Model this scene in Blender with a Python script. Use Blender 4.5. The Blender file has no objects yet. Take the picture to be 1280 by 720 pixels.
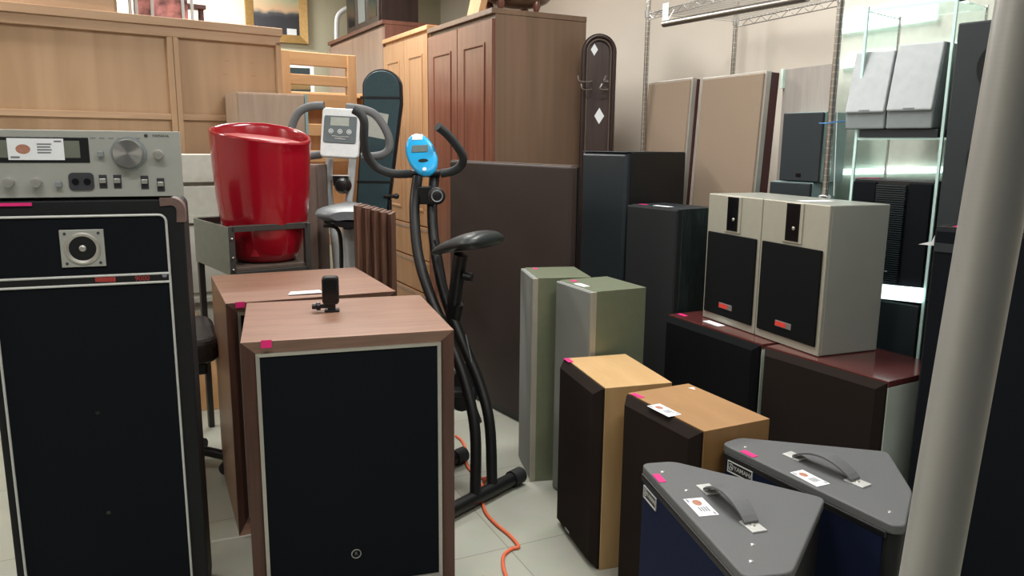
import bpy, bmesh, math, random
from mathutils import Vector, Matrix
random.seed(7)
R = math.radians
sc = bpy.context.scene
COL = sc.collection

# ------------------------------------------------------------------ camera
FPX, PITCH, ROLL, EYE = 962.5, R(10.567), R(0.574), 1.35
_fw = Vector((0, math.cos(PITCH), -math.sin(PITCH)))
_up = Vector((0, math.sin(PITCH), math.cos(PITCH)))
_rt = Vector((1, 0, 0))
RT = _rt*math.cos(ROLL) + _up*math.sin(ROLL)
UP = -_rt*math.sin(ROLL) + _up*math.cos(ROLL)
camd = bpy.data.cameras.new('camera'); cam = bpy.data.objects.new('camera', camd); COL.objects.link(cam)
camd.sensor_width = 36; camd.lens = FPX/1280*36; camd.clip_start = 0.02
cam.matrix_world = Matrix(((RT.x, UP.x, -_fw.x, 0), (RT.y, UP.y, -_fw.y, 0), (RT.z, UP.z, -_fw.z, EYE), (0, 0, 0, 1)))
sc.camera = cam

def ray(px, py):
    return _fw + RT*(px-640)/FPX - UP*(py-360)/FPX
def at(px, py, z=None, Y=None):
    """measured point of the room: on the height z, or at the distance Y"""
    d = ray(px, py); o = Vector((0, 0, EYE))
    t = (z-EYE)/d.z if z is not None else Y/d.y
    return o + d*t
def on(root, px, py, y0=0.0):
    """measured local (x, z) on the plane local y = y0 of an upright thing"""
    d = ray(px, py); o = Vector((0, 0, EYE))
    a = root.rotation_euler.z; u = Vector((math.cos(a), math.sin(a), 0)); v = Vector((-u.y, u.x, 0))
    p0 = Vector(root.location)
    t = ((p0-o).dot(v)+y0)/d.dot(v)
    p = o+d*t-p0
    return p.dot(u), p.z

# ------------------------------------------------------------------ materials
def lin(c):
    return tuple(((x/255)/12.92 if x/255 <= .04045 else ((x/255+.055)/1.055)**2.4) for x in c)
def base(name):
    m = bpy.data.materials.new(name); m.use_nodes = True
    return m, m.node_tree.nodes, m.node_tree.links, m.node_tree.nodes['Principled BSDF']
def mat(name, c, rough=.5, metal=0, noise=.06, scale=30, bump=0, coat=0, emit=None, es=1, spec=None, alpha=None):
    m, N, L, b = base(name); c = lin(c)
    tc = N.new('ShaderNodeTexCoord'); n = N.new('ShaderNodeTexNoise'); n.inputs['Scale'].default_value = scale
    n.inputs['Detail'].default_value = 4
    L.new(tc.outputs['Object'], n.inputs['Vector'])
    r = N.new('ShaderNodeValToRGB')
    r.color_ramp.elements[0].position = .3; r.color_ramp.elements[1].position = .7
    r.color_ramp.elements[0].color = (*[x*(1-noise) for x in c], 1); r.color_ramp.elements[1].color = (*[min(1, x*(1+noise)) for x in c], 1)
    L.new(n.outputs['Fac'], r.inputs['Fac']); L.new(r.outputs['Color'], b.inputs['Base Color'])
    b.inputs['Roughness'].default_value = rough; b.inputs['Metallic'].default_value = metal
    if coat: b.inputs['Coat Weight'].default_value = coat; b.inputs['Coat Roughness'].default_value = .08
    if spec is not None: b.inputs['Specular IOR Level'].default_value = spec
    if bump:
        bp = N.new('ShaderNodeBump'); bp.inputs['Strength'].default_value = bump; bp.inputs['Distance'].default_value = .002
        L.new(n.outputs['Fac'], bp.inputs['Height']); L.new(bp.outputs['Normal'], b.inputs['Normal'])
    if emit: b.inputs['Emission Color'].default_value = (*lin(emit), 1); b.inputs['Emission Strength'].default_value = es
    return m
def wood(name, c1, c2, rough=.4, scale=6, stretch=(12, 12, 1), coat=0, spec=None):
    m, N, L, b = base(name)
    tc = N.new('ShaderNodeTexCoord'); mp = N.new('ShaderNodeMapping'); mp.inputs['Scale'].default_value = stretch
    n = N.new('ShaderNodeTexNoise'); n.inputs['Scale'].default_value = scale; n.inputs['Detail'].default_value = 6; n.inputs['Distortion'].default_value = .6
    n2 = N.new('ShaderNodeTexNoise'); n2.inputs['Scale'].default_value = scale*.35; n2.inputs['Detail'].default_value = 2
    mx = N.new('ShaderNodeMath'); mx.operation = 'MULTIPLY_ADD'; mx.inputs[1].default_value = .6
    L.new(tc.outputs['Object'], mp.inputs['Vector']); L.new(mp.outputs['Vector'], n.inputs['Vector']); L.new(mp.outputs['Vector'], n2.inputs['Vector'])
    m2 = N.new('ShaderNodeMath'); m2.operation = 'MULTIPLY'; m2.inputs[1].default_value = .4
    L.new(n2.outputs['Fac'], m2.inputs[0]); L.new(n.outputs['Fac'], mx.inputs[0]); L.new(m2.outputs[0], mx.inputs[2])
    r = N.new('ShaderNodeValToRGB'); r.color_ramp.elements[0].position = .35; r.color_ramp.elements[1].position = .65
    r.color_ramp.elements[0].color = (*lin(c1), 1); r.color_ramp.elements[1].color = (*lin(c2), 1)
    L.new(mx.outputs[0], r.inputs['Fac']); L.new(r.outputs['Color'], b.inputs['Base Color'])
    b.inputs['Roughness'].default_value = rough
    if coat: b.inputs['Coat Weight'].default_value = coat; b.inputs['Coat Roughness'].default_value = .1
    if spec is not None: b.inputs['Specular IOR Level'].default_value = spec
    return m
def cloth(name, c, rough=.9, weave=900, amp=.25, spec=.2):
    m, N, L, b = base(name); c = lin(c)
    tc = N.new('ShaderNodeTexCoord'); n = N.new('ShaderNodeTexNoise'); n.inputs['Scale'].default_value = weave
    L.new(tc.outputs['Object'], n.inputs['Vector'])
    r = N.new('ShaderNodeValToRGB'); r.color_ramp.elements[0].color = (*[x*(1-amp) for x in c], 1); r.color_ramp.elements[1].color = (*[x*(1+amp) for x in c], 1)
    L.new(n.outputs['Fac'], r.inputs['Fac']); L.new(r.outputs['Color'], b.inputs['Base Color'])
    b.inputs['Roughness'].default_value = rough; b.inputs['Specular IOR Level'].default_value = spec
    return m

M = {}
M['walnut'] = wood('walnut', (132, 100, 85), (154, 120, 102), .38, 5, (1.2, 14, 14))  # lighter wood for the tops: their highlight is put into the colour
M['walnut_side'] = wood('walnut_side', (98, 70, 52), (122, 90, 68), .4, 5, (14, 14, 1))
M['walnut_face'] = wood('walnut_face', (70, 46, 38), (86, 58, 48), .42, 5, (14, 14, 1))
M['grille_black'] = cloth('grille_black', (15, 18, 23), spec=.15)
M['grille_navy'] = cloth('grille_navy', (14, 24, 52), amp=.35)
M['grille_brown'] = cloth('grille_brown', (36, 30, 27), spec=.08)
M['grille_soot'] = cloth('grille_soot', (18, 20, 21), spec=.08)
M['grille_char'] = cloth('grille_char', (35, 37, 38))
M['grille_tan'] = cloth('grille_tan', (136, 120, 104), weave=300, amp=.08)
M['grille_silver'] = cloth('grille_silver', (126, 130, 126), amp=.1, spec=.4)
M['silver_green'] = mat('silver_green', (124, 132, 110), .38, .35, .04)
M['silver_paint'] = mat('silver_paint', (168, 172, 164), .34, .35, .02, 12)
M['champagne'] = mat('champagne', (172, 170, 157), .4, .3, .03)
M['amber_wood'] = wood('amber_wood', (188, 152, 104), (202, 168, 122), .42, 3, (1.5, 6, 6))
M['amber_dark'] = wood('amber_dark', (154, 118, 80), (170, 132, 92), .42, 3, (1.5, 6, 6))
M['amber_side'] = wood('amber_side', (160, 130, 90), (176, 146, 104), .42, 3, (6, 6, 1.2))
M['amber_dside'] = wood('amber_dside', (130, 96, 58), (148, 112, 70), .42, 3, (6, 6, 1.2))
M['black_ash'] = wood('black_ash', (8, 11, 12), (46, 62, 60), .35, 22, (14, 14, .8))
M['black_satin'] = mat('black_satin', (15, 17, 19), .42, 0, .05)
M['black_slate'] = mat('black_slate', (27, 36, 41), .5, 0, .05)
M['black_matte'] = mat('black_matte', (17, 18, 20), .7, 0, .1, 200, .2)
M['black_plastic'] = mat('black_plastic', (24, 25, 28), .35)
M['black_vinyl'] = mat('black_vinyl', (20, 21, 24), .6, 0, .12, 350, .3, spec=.3)
M['vinyl_grey'] = mat('vinyl_grey', (92, 94, 96), .6, 0, .1, 400, .3)
M['chrome'] = mat('chrome', (214, 214, 214), .22, .75, .02)
M['steel'] = mat('steel', (170, 168, 165), .32, 1, .04, 40)
M['alu'] = mat('alu', (186, 184, 178), .35, .7, .03)
M['alu_face'] = mat('alu_face', (178, 180, 174), .42, .4, .02)
M['white_trim'] = mat('white_trim', (196, 198, 196), .4, .2)
M['cap_brown'] = mat('cap_brown', (104, 84, 78), .5, 0, .15, 60)
M['paper'] = mat('paper', (228, 232, 236), .7, 0, .01)
M['pink'] = mat('pink', (226, 34, 120), .6, 0, .04)
M['ink'] = mat('ink', (120, 122, 130), .7)
M['ink_dark'] = mat('ink_dark', (50, 50, 56), .7)
M['ink_brown'] = mat('ink_brown', (168, 118, 98), .7, 0, .2, 300)
M['red_text'] = mat('red_text', (168, 60, 56), .5)
M['red_gloss'] = mat('red_gloss', (146, 10, 30), .2, 0, .02, 5, 0, .35)
M['red_gloss_dark'] = mat('red_gloss_inner', (160, 24, 40), .3, 0, .02, 5)
M['frame_grey'] = mat('frame_grey', (62, 60, 58), .5, .3)
M['panel_grey'] = mat('panel_grey', (112, 116, 106), .5, .2)
M['leather'] = mat('leather', (46, 40, 42), .38, 0, .15, 90, .3)
M['white_plastic'] = mat('white_plastic', (214, 218, 220), .35)
M['bike_white'] = mat('bike_white', (186, 190, 192), .35)
M['foam_grey'] = mat('foam_grey', (104, 106, 108), .75, 0, .08, 200, .2)
M['foam_black'] = mat('foam_black', (44, 47, 49), .75, 0, .1, 200, .2)
M['console_grey'] = mat('console_grey', (92, 102, 106), .5)
M['lcd'] = mat('lcd', (160, 166, 158), .25)
M['lcd_dark'] = mat('lcd_dark', (96, 108, 108), .25)
M['sky_blue'] = mat('sky_blue', (30, 158, 216), .28, 0, .03)
M['seat_grey'] = mat('seat_grey', (112, 118, 122), .4, 0, .06)
M['seat_black'] = mat('seat_black', (40, 46, 47), .42, 0, .08, 120, .2)
M['teal'] = mat('teal', (44, 68, 76), .45, 0, .08, 60, .15)
M['beech'] = wood('beech', (166, 134, 102), (184, 152, 120), .5, 1.6, (7, 7, .5))
M['beech_rail'] = wood('beech_rail', (172, 140, 110), (190, 158, 128), .5, 3, (1, 10, 10))
M['pine'] = wood('pine', (192, 146, 100), (208, 164, 118), .42, 3, (1, 9, 9))
M['pine_side'] = wood('pine_side', (188, 142, 98), (206, 162, 116), .42, 3, (9, 9, 1))
M['greige'] = wood('greige', (164, 142, 124), (178, 156, 138), .5, 4, (10, 10, 1))
M['greige_dark'] = wood('greige_dark', (96, 82, 76), (112, 98, 90), .5, 4, (10, 10, 1))
M['oak_door'] = wood('oak_door', (160, 118, 82), (178, 138, 100), .4, 3, (9, 9, .8))
M['mahogany'] = wood('mahogany', (102, 62, 50), (122, 78, 64), .26, 3, (9, 9, .8))
M['mahog_side'] = wood('mahog_side', (98, 78, 62), (118, 94, 76), .38, 1.6, (9, 9, .4))
M['brown_door'] = wood('brown_door', (132, 108, 98), (154, 130, 118), .3, 3, (9, 9, .8))
M['brown_side'] = wood('brown_side', (88, 54, 44), (108, 70, 58), .4, 3, (9, 9, .8))
M['espresso'] = wood('espresso', (34, 22, 20), (52, 34, 30), .35, 3, (9, 9, .8))
M['cocoa'] = mat('cocoa', (46, 33, 29), .62, 0, .06, 14)
M['cocoa_edge'] = mat('cocoa_edge', (84, 72, 64), .5)
M['dark_arch'] = wood('dark_arch', (58, 46, 44), (76, 62, 58), .32, 3, (9, 9, .8))
M['screen_wood'] = wood('screen_wood', (62, 40, 34), (132, 96, 78), .5, 8, (14, 14, .5))
M['red_top'] = wood('red_top', (78, 38, 38), (96, 50, 48), .12, 3, (1, 9, 9), .5)
M['pale_side'] = mat('pale_side', (186, 196, 186), .3, .1, .1, 5)
M['chest_white'] = mat('chest_white', (200, 202, 192), .45)
M['glass_teal'] = mat('side_teal', (140, 168, 170), .35, 0, .05)  # light on the small speakers' sides is brightened into this colour
M['pale_grey'] = mat('pale_grey', (168, 174, 177), .5)
M['mid_grey'] = mat('mid_grey', (124, 132, 134), .5)
M['silver_wood'] = wood('silver_wood', (146, 140, 136), (164, 158, 152), .35, 4, (10, 10, 1))
M['maroon'] = mat('maroon', (66, 34, 34), .5)
M['gold'] = mat('gold', (176, 142, 88), .4, .4, .15, 60)
M['orange'] = mat('orange', (226, 110, 72), .5)
M['rubber'] = mat('rubber', (28, 30, 32), .7)
M['tag_mint'] = mat('tag_mint', (214, 236, 226), .5)
M['string_blue'] = mat('string_blue', (60, 130, 200), .5)
M['string_white'] = mat('string_white', (230, 236, 236), .5)
M['black_gloss'] = mat('black_gloss', (14, 14, 16), .15)
M['badge_red'] = mat('badge_red', (220, 70, 60), .4)
M['badge_grey'] = mat('badge_grey', (120, 116, 116), .4)
M['glow_band'] = mat('glow_band', (255, 255, 255), .5, emit=(225, 250, 245), es=1.9)  # emission standing in for reflected tube light, not a lamp
M['diffuser'] = mat('diffuser', (255, 255, 255), .5, emit=(255, 250, 240), es=5)

# floor tiles
def floor_mat():
    m, N, L, b = base('floor_tile')
    tc = N.new('ShaderNodeTexCoord'); mp = N.new('ShaderNodeMapping'); mp.vector_type = 'TEXTURE'
    mp.inputs['Rotation'].default_value = (0, 0, R(25.4)); mp.inputs['Location'].default_value = (-.005, 2.417, 0)
    br = N.new('ShaderNodeTexBrick'); br.offset = 0; br.inputs['Scale'].default_value = 1
    br.inputs['Brick Width'].default_value = .6; br.inputs['Row Height'].default_value = .6
    br.inputs['Mortar Size'].default_value = .0018; br.inputs['Mortar Smooth'].default_value = .2
    br.inputs['Color1'].default_value = (*lin((172, 174, 162)), 1); br.inputs['Color2'].default_value = (*lin((178, 180, 168)), 1)
    br.inputs['Mortar'].default_value = (*lin((128, 126, 112)), 1)
    n = N.new('ShaderNodeTexNoise'); n.inputs['Scale'].default_value = 14; n.inputs['Detail'].default_value = 6
    mx = N.new('ShaderNodeMix'); mx.data_type = 'RGBA'; mx.blend_type = 'MULTIPLY'; mx.inputs['Factor'].default_value = .12
    L.new(tc.outputs['Object'], mp.inputs['Vector']); L.new(mp.outputs['Vector'], br.inputs['Vector']); L.new(tc.outputs['Object'], n.inputs['Vector'])
    L.new(br.outputs['Color'], mx.inputs[6]); L.new(n.outputs['Color'], mx.inputs[7]); L.new(mx.outputs[2], b.inputs['Base Color'])
    b.inputs['Roughness'].default_value = .32
    return m
M['floor'] = floor_mat()
M['wall'] = mat('wall_paint', (220, 212, 200), .8, 0, .02, 3)
M['wall_green'] = mat('wall_paint_far', (200, 196, 172), .8, 0, .02, 3)
M['ceiling'] = mat('ceiling_paint', (225, 222, 214), .85, 0, .02, 8)

def post_mat():
    m, N, L, b = base('grooved_post')
    tc = N.new('ShaderNodeTexCoord'); sp = N.new('ShaderNodeSeparateXYZ'); L.new(tc.outputs['Object'], sp.inputs[0])
    mu = N.new('ShaderNodeMath'); mu.operation = 'MULTIPLY'; mu.inputs[1].default_value = 1/.0254; L.new(sp.outputs['Z'], mu.inputs[0])
    fr = N.new('ShaderNodeMath'); fr.operation = 'FRACT'; L.new(mu.outputs[0], fr.inputs[0])
    lt = N.new('ShaderNodeMath'); lt.operation = 'LESS_THAN'; lt.inputs[1].default_value = .1; L.new(fr.outputs[0], lt.inputs[0])
    mx = N.new('ShaderNodeMix'); mx.data_type = 'RGBA'; mx.inputs[6].default_value = (*lin((176, 172, 166)), 1); mx.inputs[7].default_value = (*lin((224, 222, 216)), 1)
    L.new(lt.outputs[0], mx.inputs[0]); L.new(mx.outputs[2], b.inputs['Base Color'])
    b.inputs['Metallic'].default_value = .9; b.inputs['Roughness'].default_value = .22
    return m
M['post'] = post_mat()
def satin_post():
    m, N, L, b = base('satin_post')
    tc = N.new('ShaderNodeTexCoord'); mp = N.new('ShaderNodeMapping'); mp.inputs['Scale'].default_value = (1, 1, .2)
    n = N.new('ShaderNodeTexNoise'); n.inputs['Scale'].default_value = 60; L.new(tc.outputs['Object'], mp.inputs[0]); L.new(mp.outputs[0], n.inputs['Vector'])
    r = N.new('ShaderNodeValToRGB'); r.color_ramp.elements[0].color = (*lin((154, 154, 152)), 1); r.color_ramp.elements[1].color = (*lin((172, 172, 170)), 1)
    L.new(n.outputs['Fac'], r.inputs['Fac']); L.new(r.outputs['Color'], b.inputs['Base Color'])
    w = N.new('ShaderNodeTexWave'); w.bands_direction = 'Z'; w.inputs['Scale'].default_value = 160
    L.new(tc.outputs['Object'], w.inputs['Vector'])
    bp = N.new('ShaderNodeBump'); bp.inputs['Strength'].default_value = .04; bp.inputs['Distance'].default_value = .0003
    L.new(w.outputs['Fac'], bp.inputs['Height']); L.new(bp.outputs['Normal'], b.inputs['Normal'])
    b.inputs['Metallic'].default_value = .25; b.inputs['Roughness'].default_value = .38
    return m
M['satin_post'] = satin_post()

# ------------------------------------------------------------------ mesh building
class MB:
    def __init__(s): s.b = bmesh.new()
    def box(s, x0, x1, y0, y1, z0, z1, mi=0):
        v = [s.b.verts.new(p) for p in ((x0,y0,z0),(x1,y0,z0),(x1,y1,z0),(x0,y1,z0),(x0,y0,z1),(x1,y0,z1),(x1,y1,z1),(x0,y1,z1))]
        fs = []
        for q in ((3,2,1,0),(4,5,6,7),(0,1,5,4),(1,2,6,5),(2,3,7,6),(3,0,4,7)):
            f = s.b.faces.new([v[i] for i in q]); f.material_index = mi; fs.append(f)
        return v
    def hexa(s, P):
        v = [s.b.verts.new(p) for p in P]
        for q in ((3,2,1,0),(4,5,6,7),(0,1,5,4),(1,2,6,5),(2,3,7,6),(3,0,4,7)): s.b.faces.new([v[i] for i in q])
        return v
    def prism(s, poly, z0, z1, axis='z'):
        def mk(p, h): return (p[0], p[1], h) if axis == 'z' else ((p[0], h, p[1]) if axis == 'y' else (h, p[0], p[1]))
        lo = [s.b.verts.new(mk(p, z0)) for p in poly]; hi = [s.b.verts.new(mk(p, z1)) for p in poly]
        n = len(poly)
        s.b.faces.new(lo[::-1]); s.b.faces.new(hi)
        for i in range(n): s.b.faces.new([lo[i], lo[(i+1) % n], hi[(i+1) % n], hi[i]])
        return lo+hi
    def rings(s, rs, cap=True):
        vs = [[s.b.verts.new(p) for p in r] for r in rs]; n = len(vs[0])
        for a, b in zip(vs, vs[1:]):
            for i in range(n): s.b.faces.new([a[i], a[(i+1) % n], b[(i+1) % n], b[i]])
        if cap: s.b.faces.new(vs[0][::-1]); s.b.faces.new(vs[-1])
        return vs
    def lathe(s, prof, c=(0,0,0), axis='z', n=32, cap=True):
        rs = []
        for r, h in prof:
            ring = []
            for k in range(n):
                a = 2*math.pi*k/n; x, y = r*math.cos(a), r*math.sin(a)
                p = (x, y, h) if axis == 'z' else ((x, -h, y) if axis == 'y' else (h, x, y))
                ring.append((c[0]+p[0], c[1]+p[1], c[2]+p[2]))
            rs.append(ring)
        return s.rings(rs, cap)
    def cyl(s, p, q, r, n=16, r2=None):
        s.tube([p, q], r, n, radii=[r, r if r2 is None else r2])
    def tube(s, pts, r, n=12, radii=None, flat=1.0):
        pts = [Vector(p) for p in pts]; rs = []; prev = None
        for i, p in enumerate(pts):
            t = (pts[min(i+1, len(pts)-1)]-pts[max(i-1, 0)]).normalized()
            if prev is None:
                a = t.cross(Vector((0,0,1)))
                if a.length < .1: a = t.cross(Vector((0,1,0)))
                a.normalize()
            else:
                a = (prev - t*prev.dot(t)).normalized()
            prev = a; b = t.cross(a); rr = radii[i] if radii else r
            rs.append([tuple(p + a*math.cos(2*math.pi*k/n)*rr + b*math.sin(2*math.pi*k/n)*rr*flat) for k in range(n)])
        s.rings(rs)
    def sphere(s, c, r, sx=1, sy=1, sz=1):
        m = Matrix.Translation(c) @ Matrix.Diagonal((r*sx, r*sy, r*sz, 1))
        bmesh.ops.create_uvsphere(s.b, u_segments=20, v_segments=12, radius=1, matrix=m)
    def xf(s, m, vs=None):
        bmesh.ops.transform(s.b, matrix=m, verts=vs or s.b.verts[:])
    def build(s, name, m, parent=None, bevel=0, seg=2, smooth=False, loc=None):
        bmesh.ops.recalc_face_normals(s.b, faces=s.b.faces[:])
        me = bpy.data.meshes.new(name); s.b.to_mesh(me); s.b.free()
        ms = m if isinstance(m, (list, tuple)) else [m]
        for k in ms: me.materials.append(M[k])
        if smooth:
            for p in me.polygons: p.use_smooth = True
        o = bpy.data.objects.new(name, me); COL.objects.link(o)
        if parent: o.parent = parent
        if loc: o.location = loc
        if smooth:
            md = o.modifiers.new('edges', 'EDGE_SPLIT'); md.split_angle = R(40)
        if bevel:
            md = o.modifiers.new('bevel', 'BEVEL'); md.width = bevel; md.segments = seg; md.limit_method = 'ANGLE'; md.angle_limit = R(35)
            md.harden_normals = False
        return o
def bx(name, dims, m, parent=None, bevel=.002, seg=2):
    b = MB(); b.box(*dims); return b.build(name, m, parent, bevel, seg)
def smooth_path(P, n=6):
    P = [Vector(p) for p in P]; out = []
    for i in range(len(P)-1):
        a = P[max(i-1, 0)]; b = P[i]; c = P[i+1]; d = P[min(i+2, len(P)-1)]
        for k in range(n):
            t = k/n
            out.append(.5*((2*b)+(c-a)*t+(2*a-5*b+4*c-d)*t*t+(3*b-a-3*c+d)*t**3))
    out.append(P[-1]); return out
def rrect(x0, x1, y0, y1, r, n=5):
    pts = []
    for cx, cy, a0 in ((x1-r, y0+r, -90), (x1-r, y1-r, 0), (x0+r, y1-r, 90), (x0+r, y0+r, 180)):
        for k in range(n+1):
            a = R(a0+90*k/n); pts.append((cx+r*math.cos(a), cy+r*math.sin(a)))
    return pts
def round_poly(P, r, n=4):
    out = []; P = [Vector(p) for p in P]; m = len(P)
    for i in range(m):
        a, b, c = P[i-1], P[i], P[(i+1) % m]
        rr = r[i] if isinstance(r, (list, tuple)) else r
        rr = min(rr, (a-b).length*.45, (c-b).length*.45)
        p = b+(a-b).normalized()*rr; q = b+(c-b).normalized()*rr
        for k in range(n+1):
            t = k/n; out.append(tuple(p*(1-t)**2 + b*2*t*(1-t) + q*t*t))
    return out
def tag(o, label=None, cat=None, group=None, kind=None):
    if label: o['label'] = label
    if cat: o['category'] = cat
    if group: o['group'] = group
    if kind: o['kind'] = kind
    return o
def thing(name, label, cat, loc=(0,0,0), yaw=0, group=None):
    o = bpy.data.objects.new(name, None); COL.objects.link(o); o.empty_display_size = .1
    o.location = loc; o.rotation_euler = (0, 0, R(yaw)); return tag(o, label, cat, group)
def foot(fl, yaw, w, d, z=0):
    """centre of a footprint from its front left corner"""
    u = Vector((math.cos(R(yaw)), math.sin(R(yaw)), 0)); v = Vector((-u.y, u.x, 0))
    return Vector((fl[0], fl[1], z)) + u*w/2 + v*d/2
def text(name, body, m, size, parent, loc, rot, ext=.0004, bold=0):
    cu = bpy.data.curves.new(name, 'FONT'); cu.body = body; cu.size = size; cu.extrude = ext; cu.align_x = 'CENTER'; cu.align_y = 'CENTER'
    cu.offset = bold
    t = bpy.data.objects.new('tmp', cu); COL.objects.link(t)
    me = bpy.data.meshes.new_from_object(t.evaluated_get(bpy.context.evaluated_depsgraph_get()))
    bpy.data.objects.remove(t)
    me.materials.clear(); me.materials.append(M[m])
    o = bpy.data.objects.new(name, me); COL.objects.link(o); o.parent = parent; o.location = loc; o.rotation_euler = rot
    return o
FRONT = (R(90), 0, 0)
def pink_tag(parent, x, y, z, w=.04, d=.018, rot=0, plane='z'):
    b = MB()
    if plane == 'z': b.box(-w/2, w/2, -d/2, d/2, 0, .0012)
    else: b.box(-w/2, w/2, -.0012, 0, -d/2, d/2)
    o = b.build('pink_tag', 'pink', parent, .0005); o.location = (x, y, z); o.rotation_euler = (0, 0, R(rot)); o['label'] = 'neon pink sticky tag'
    return o
def price_label(parent, x, y, z, w=.1, h=.06, rot=0, upright=False, logo=True):
    """white shop label: brown round emblem, small grey print"""
    b = MB(); b.box(-w/2, w/2, -h/2, h/2, 0, .001)
    o = b.build('price_label', 'paper', parent, 0); o.location = (x, y, z)
    o.rotation_euler = (R(90), 0, R(rot)) if upright else (0, 0, R(rot))
    o['label'] = 'white paper label with a round brown emblem'
    if logo:
        e = MB(); e.lathe([(h*.26, .001), (h*.26, .0014)], (-w*.2, 0, 0)); e.xf(Matrix.Diagonal((1.15, .85, 1, 1)))
        e.build('emblem', 'ink_brown', o)
        rows = [(w*.02, w*(.28-.02*(i % 2)), h*(.2-.13*i), h*(.27-.13*i)) for i in range(4)]+[(w*.33, w*.46, h*.33, h*.41), (-w*.46, -w*.3, -h*.42, -h*.33)]
        for xa, xb, ya, yb in rows:
            p = MB(); p.box(xa, xb, ya, yb, .001, .0014); p.build('printed_line', 'ink', o)
    return o

# ------------------------------------------------------------------ the room
def struct(o): o['kind'] = 'structure'; return o
b = MB(); b.box(-7, 5, -3, 12, -.05, 0); struct(b.build('floor', 'floor'))
b = MB(); b.box(-7, 5, -3, 12, 3.0, 3.05); struct(b.build('ceiling', 'ceiling'))
SA = R(28)
DV = Vector((-math.sin(SA), math.cos(SA), 0)); DU = Vector((math.cos(SA), math.sin(SA), 0))
def slab(name, p, q, t, z1, m):
    p = Vector(p); q = Vector(q); d = (q-p).normalized(); n = Vector((-d.y, d.x, 0))*t
    b = MB(); b.prism([tuple(p)[:2], tuple(q)[:2], tuple(q+n)[:2], tuple(p+n)[:2]], 0, z1)
    return struct(b.build(name, m))
Wc = Vector((1.27, 4.3, 0))+DU*.13
slab('wall_right', Wc-DV*6.8, Wc+DV*4.6, -.12, 3.0, 'wall')
Wb = Wc+DV*4.6
slab('wall_back', Wb, Wb-DU*7.0, -.12, 3.0, 'wall_green')
slab('wall_left', Wb-DU*7.0, Wb-DU*7.0-DV*10, -.12, 3.0, 'wall')

# ceiling lights: real fluorescent fittings above the shop floor
def ceiling_light(p, yaw, label, power=60):
    t = thing('ceiling_light', label, 'light', (p[0], p[1], 2.93), yaw, 'fluorescent ceiling fittings')
    bx('housing', (-.62, .62, -.15, .15, .02, .07), 'white_plastic', t)
    bx('diffuser', (-.6, .6, -.13, .13, 0, .02), 'diffuser', t)
    ld = bpy.data.lights.new('fitting_lamp', 'AREA'); ld.shape = 'RECTANGLE'; ld.size = 1.2; ld.size_y = .26; ld.energy = power; ld.color = (1, .98, .945)
    lo = bpy.data.objects.new('fitting_lamp', ld); COL.objects.link(lo); lo.parent = t; lo.location = (0, 0, -.012)
LIGHTS = [((-1.2, 4.9), 58), ((-3.0, 3.2), 38), ((-2.9, 6.6), 58), ((.3, 2.9), 52), ((-.8, .6), 24), ((-3.6, .6), 24), ((.9, .9), 26)]

# ------------------------------------------------------------------ floor speakers in walnut
def walnut_speaker(label, fl, yaw, emblem, d=.59):
    w, h = .578, .826
    t = thing('loudspeaker', label, 'speaker', foot(fl, yaw, w, d), yaw, 'walnut floor speakers')
    y0 = -d/2; f = .036; g = .058
    b = MB()
    b.box(-w/2, w/2, y0+.03, d/2, 0, h)
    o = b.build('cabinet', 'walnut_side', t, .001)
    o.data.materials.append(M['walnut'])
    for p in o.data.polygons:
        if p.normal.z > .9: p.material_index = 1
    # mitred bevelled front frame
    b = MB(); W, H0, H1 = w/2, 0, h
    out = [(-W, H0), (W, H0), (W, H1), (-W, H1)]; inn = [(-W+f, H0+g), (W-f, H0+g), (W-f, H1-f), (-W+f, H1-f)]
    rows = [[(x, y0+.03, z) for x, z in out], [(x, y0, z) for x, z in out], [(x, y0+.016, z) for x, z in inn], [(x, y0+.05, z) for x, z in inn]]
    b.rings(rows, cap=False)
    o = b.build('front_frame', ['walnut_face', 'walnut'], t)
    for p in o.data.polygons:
        if p.normal.z > .2 or (abs(p.center[0]) < W*.6 and p.center[2] > h*.8): p.material_index = 1  # top border takes the lighter wood, painting in the light on it
    # silver trim
    b = MB(); tr = .010
    a0 = [(-W+f, g), (W-f, g), (W-f, H1-f), (-W+f, H1-f)]
    a1 = [(-W+f+tr, g+tr), (W-f-tr, g+tr), (W-f-tr, H1-f-tr), (-W+f+tr, H1-f-tr)]
    rows = [[(x, y0+.028, z) for x, z in a0], [(x, y0+.008, z) for x, z in a0], [(x, y0+.011, z) for x, z in a1], [(x, y0+.028, z) for x, z in a1]]
    b.rings(rows, cap=False); b.build('metal_trim', 'alu', t)
    bx('grille', (-W+f+tr, W-f-tr, y0+.014, y0+.03, g+tr, H1-f-tr), 'grille_black', t, .002)
    if emblem:
        x, z = on(t, 446, 695, y0)
        b = MB(); b.lathe([(.0145, 0), (.0145, .003), (.0125, .004), (.0115, .001)], (x, y0+.0142, z), 'y', 28, cap=False)
        e = b.build('emblem', 'alu', t, smooth=True)
        text('emblem_letter', 'R', 'ink', .016, e, (x, y0+.0132, z), FRONT)
    return t, w, d, h
W1, w, d, h = walnut_speaker('nearest walnut loudspeaker with silver-trimmed black grille and round emblem', (-.7178, 1.9751), 17.06, True, .54)
x, z = on(W1, 333, 430, -d/2); pink_tag(W1, x, -d/2-.0002, z, .028, .022, plane='y')
W2, w, d, h = walnut_speaker('walnut loudspeaker behind the one carrying the small black camera', (-.94, 2.475), 25.5, False)
x, z = on(W2, 300, 381, -d/2); pink_tag(W2, x, -d/2-.0002, z, .03, .02, plane='y')
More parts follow.
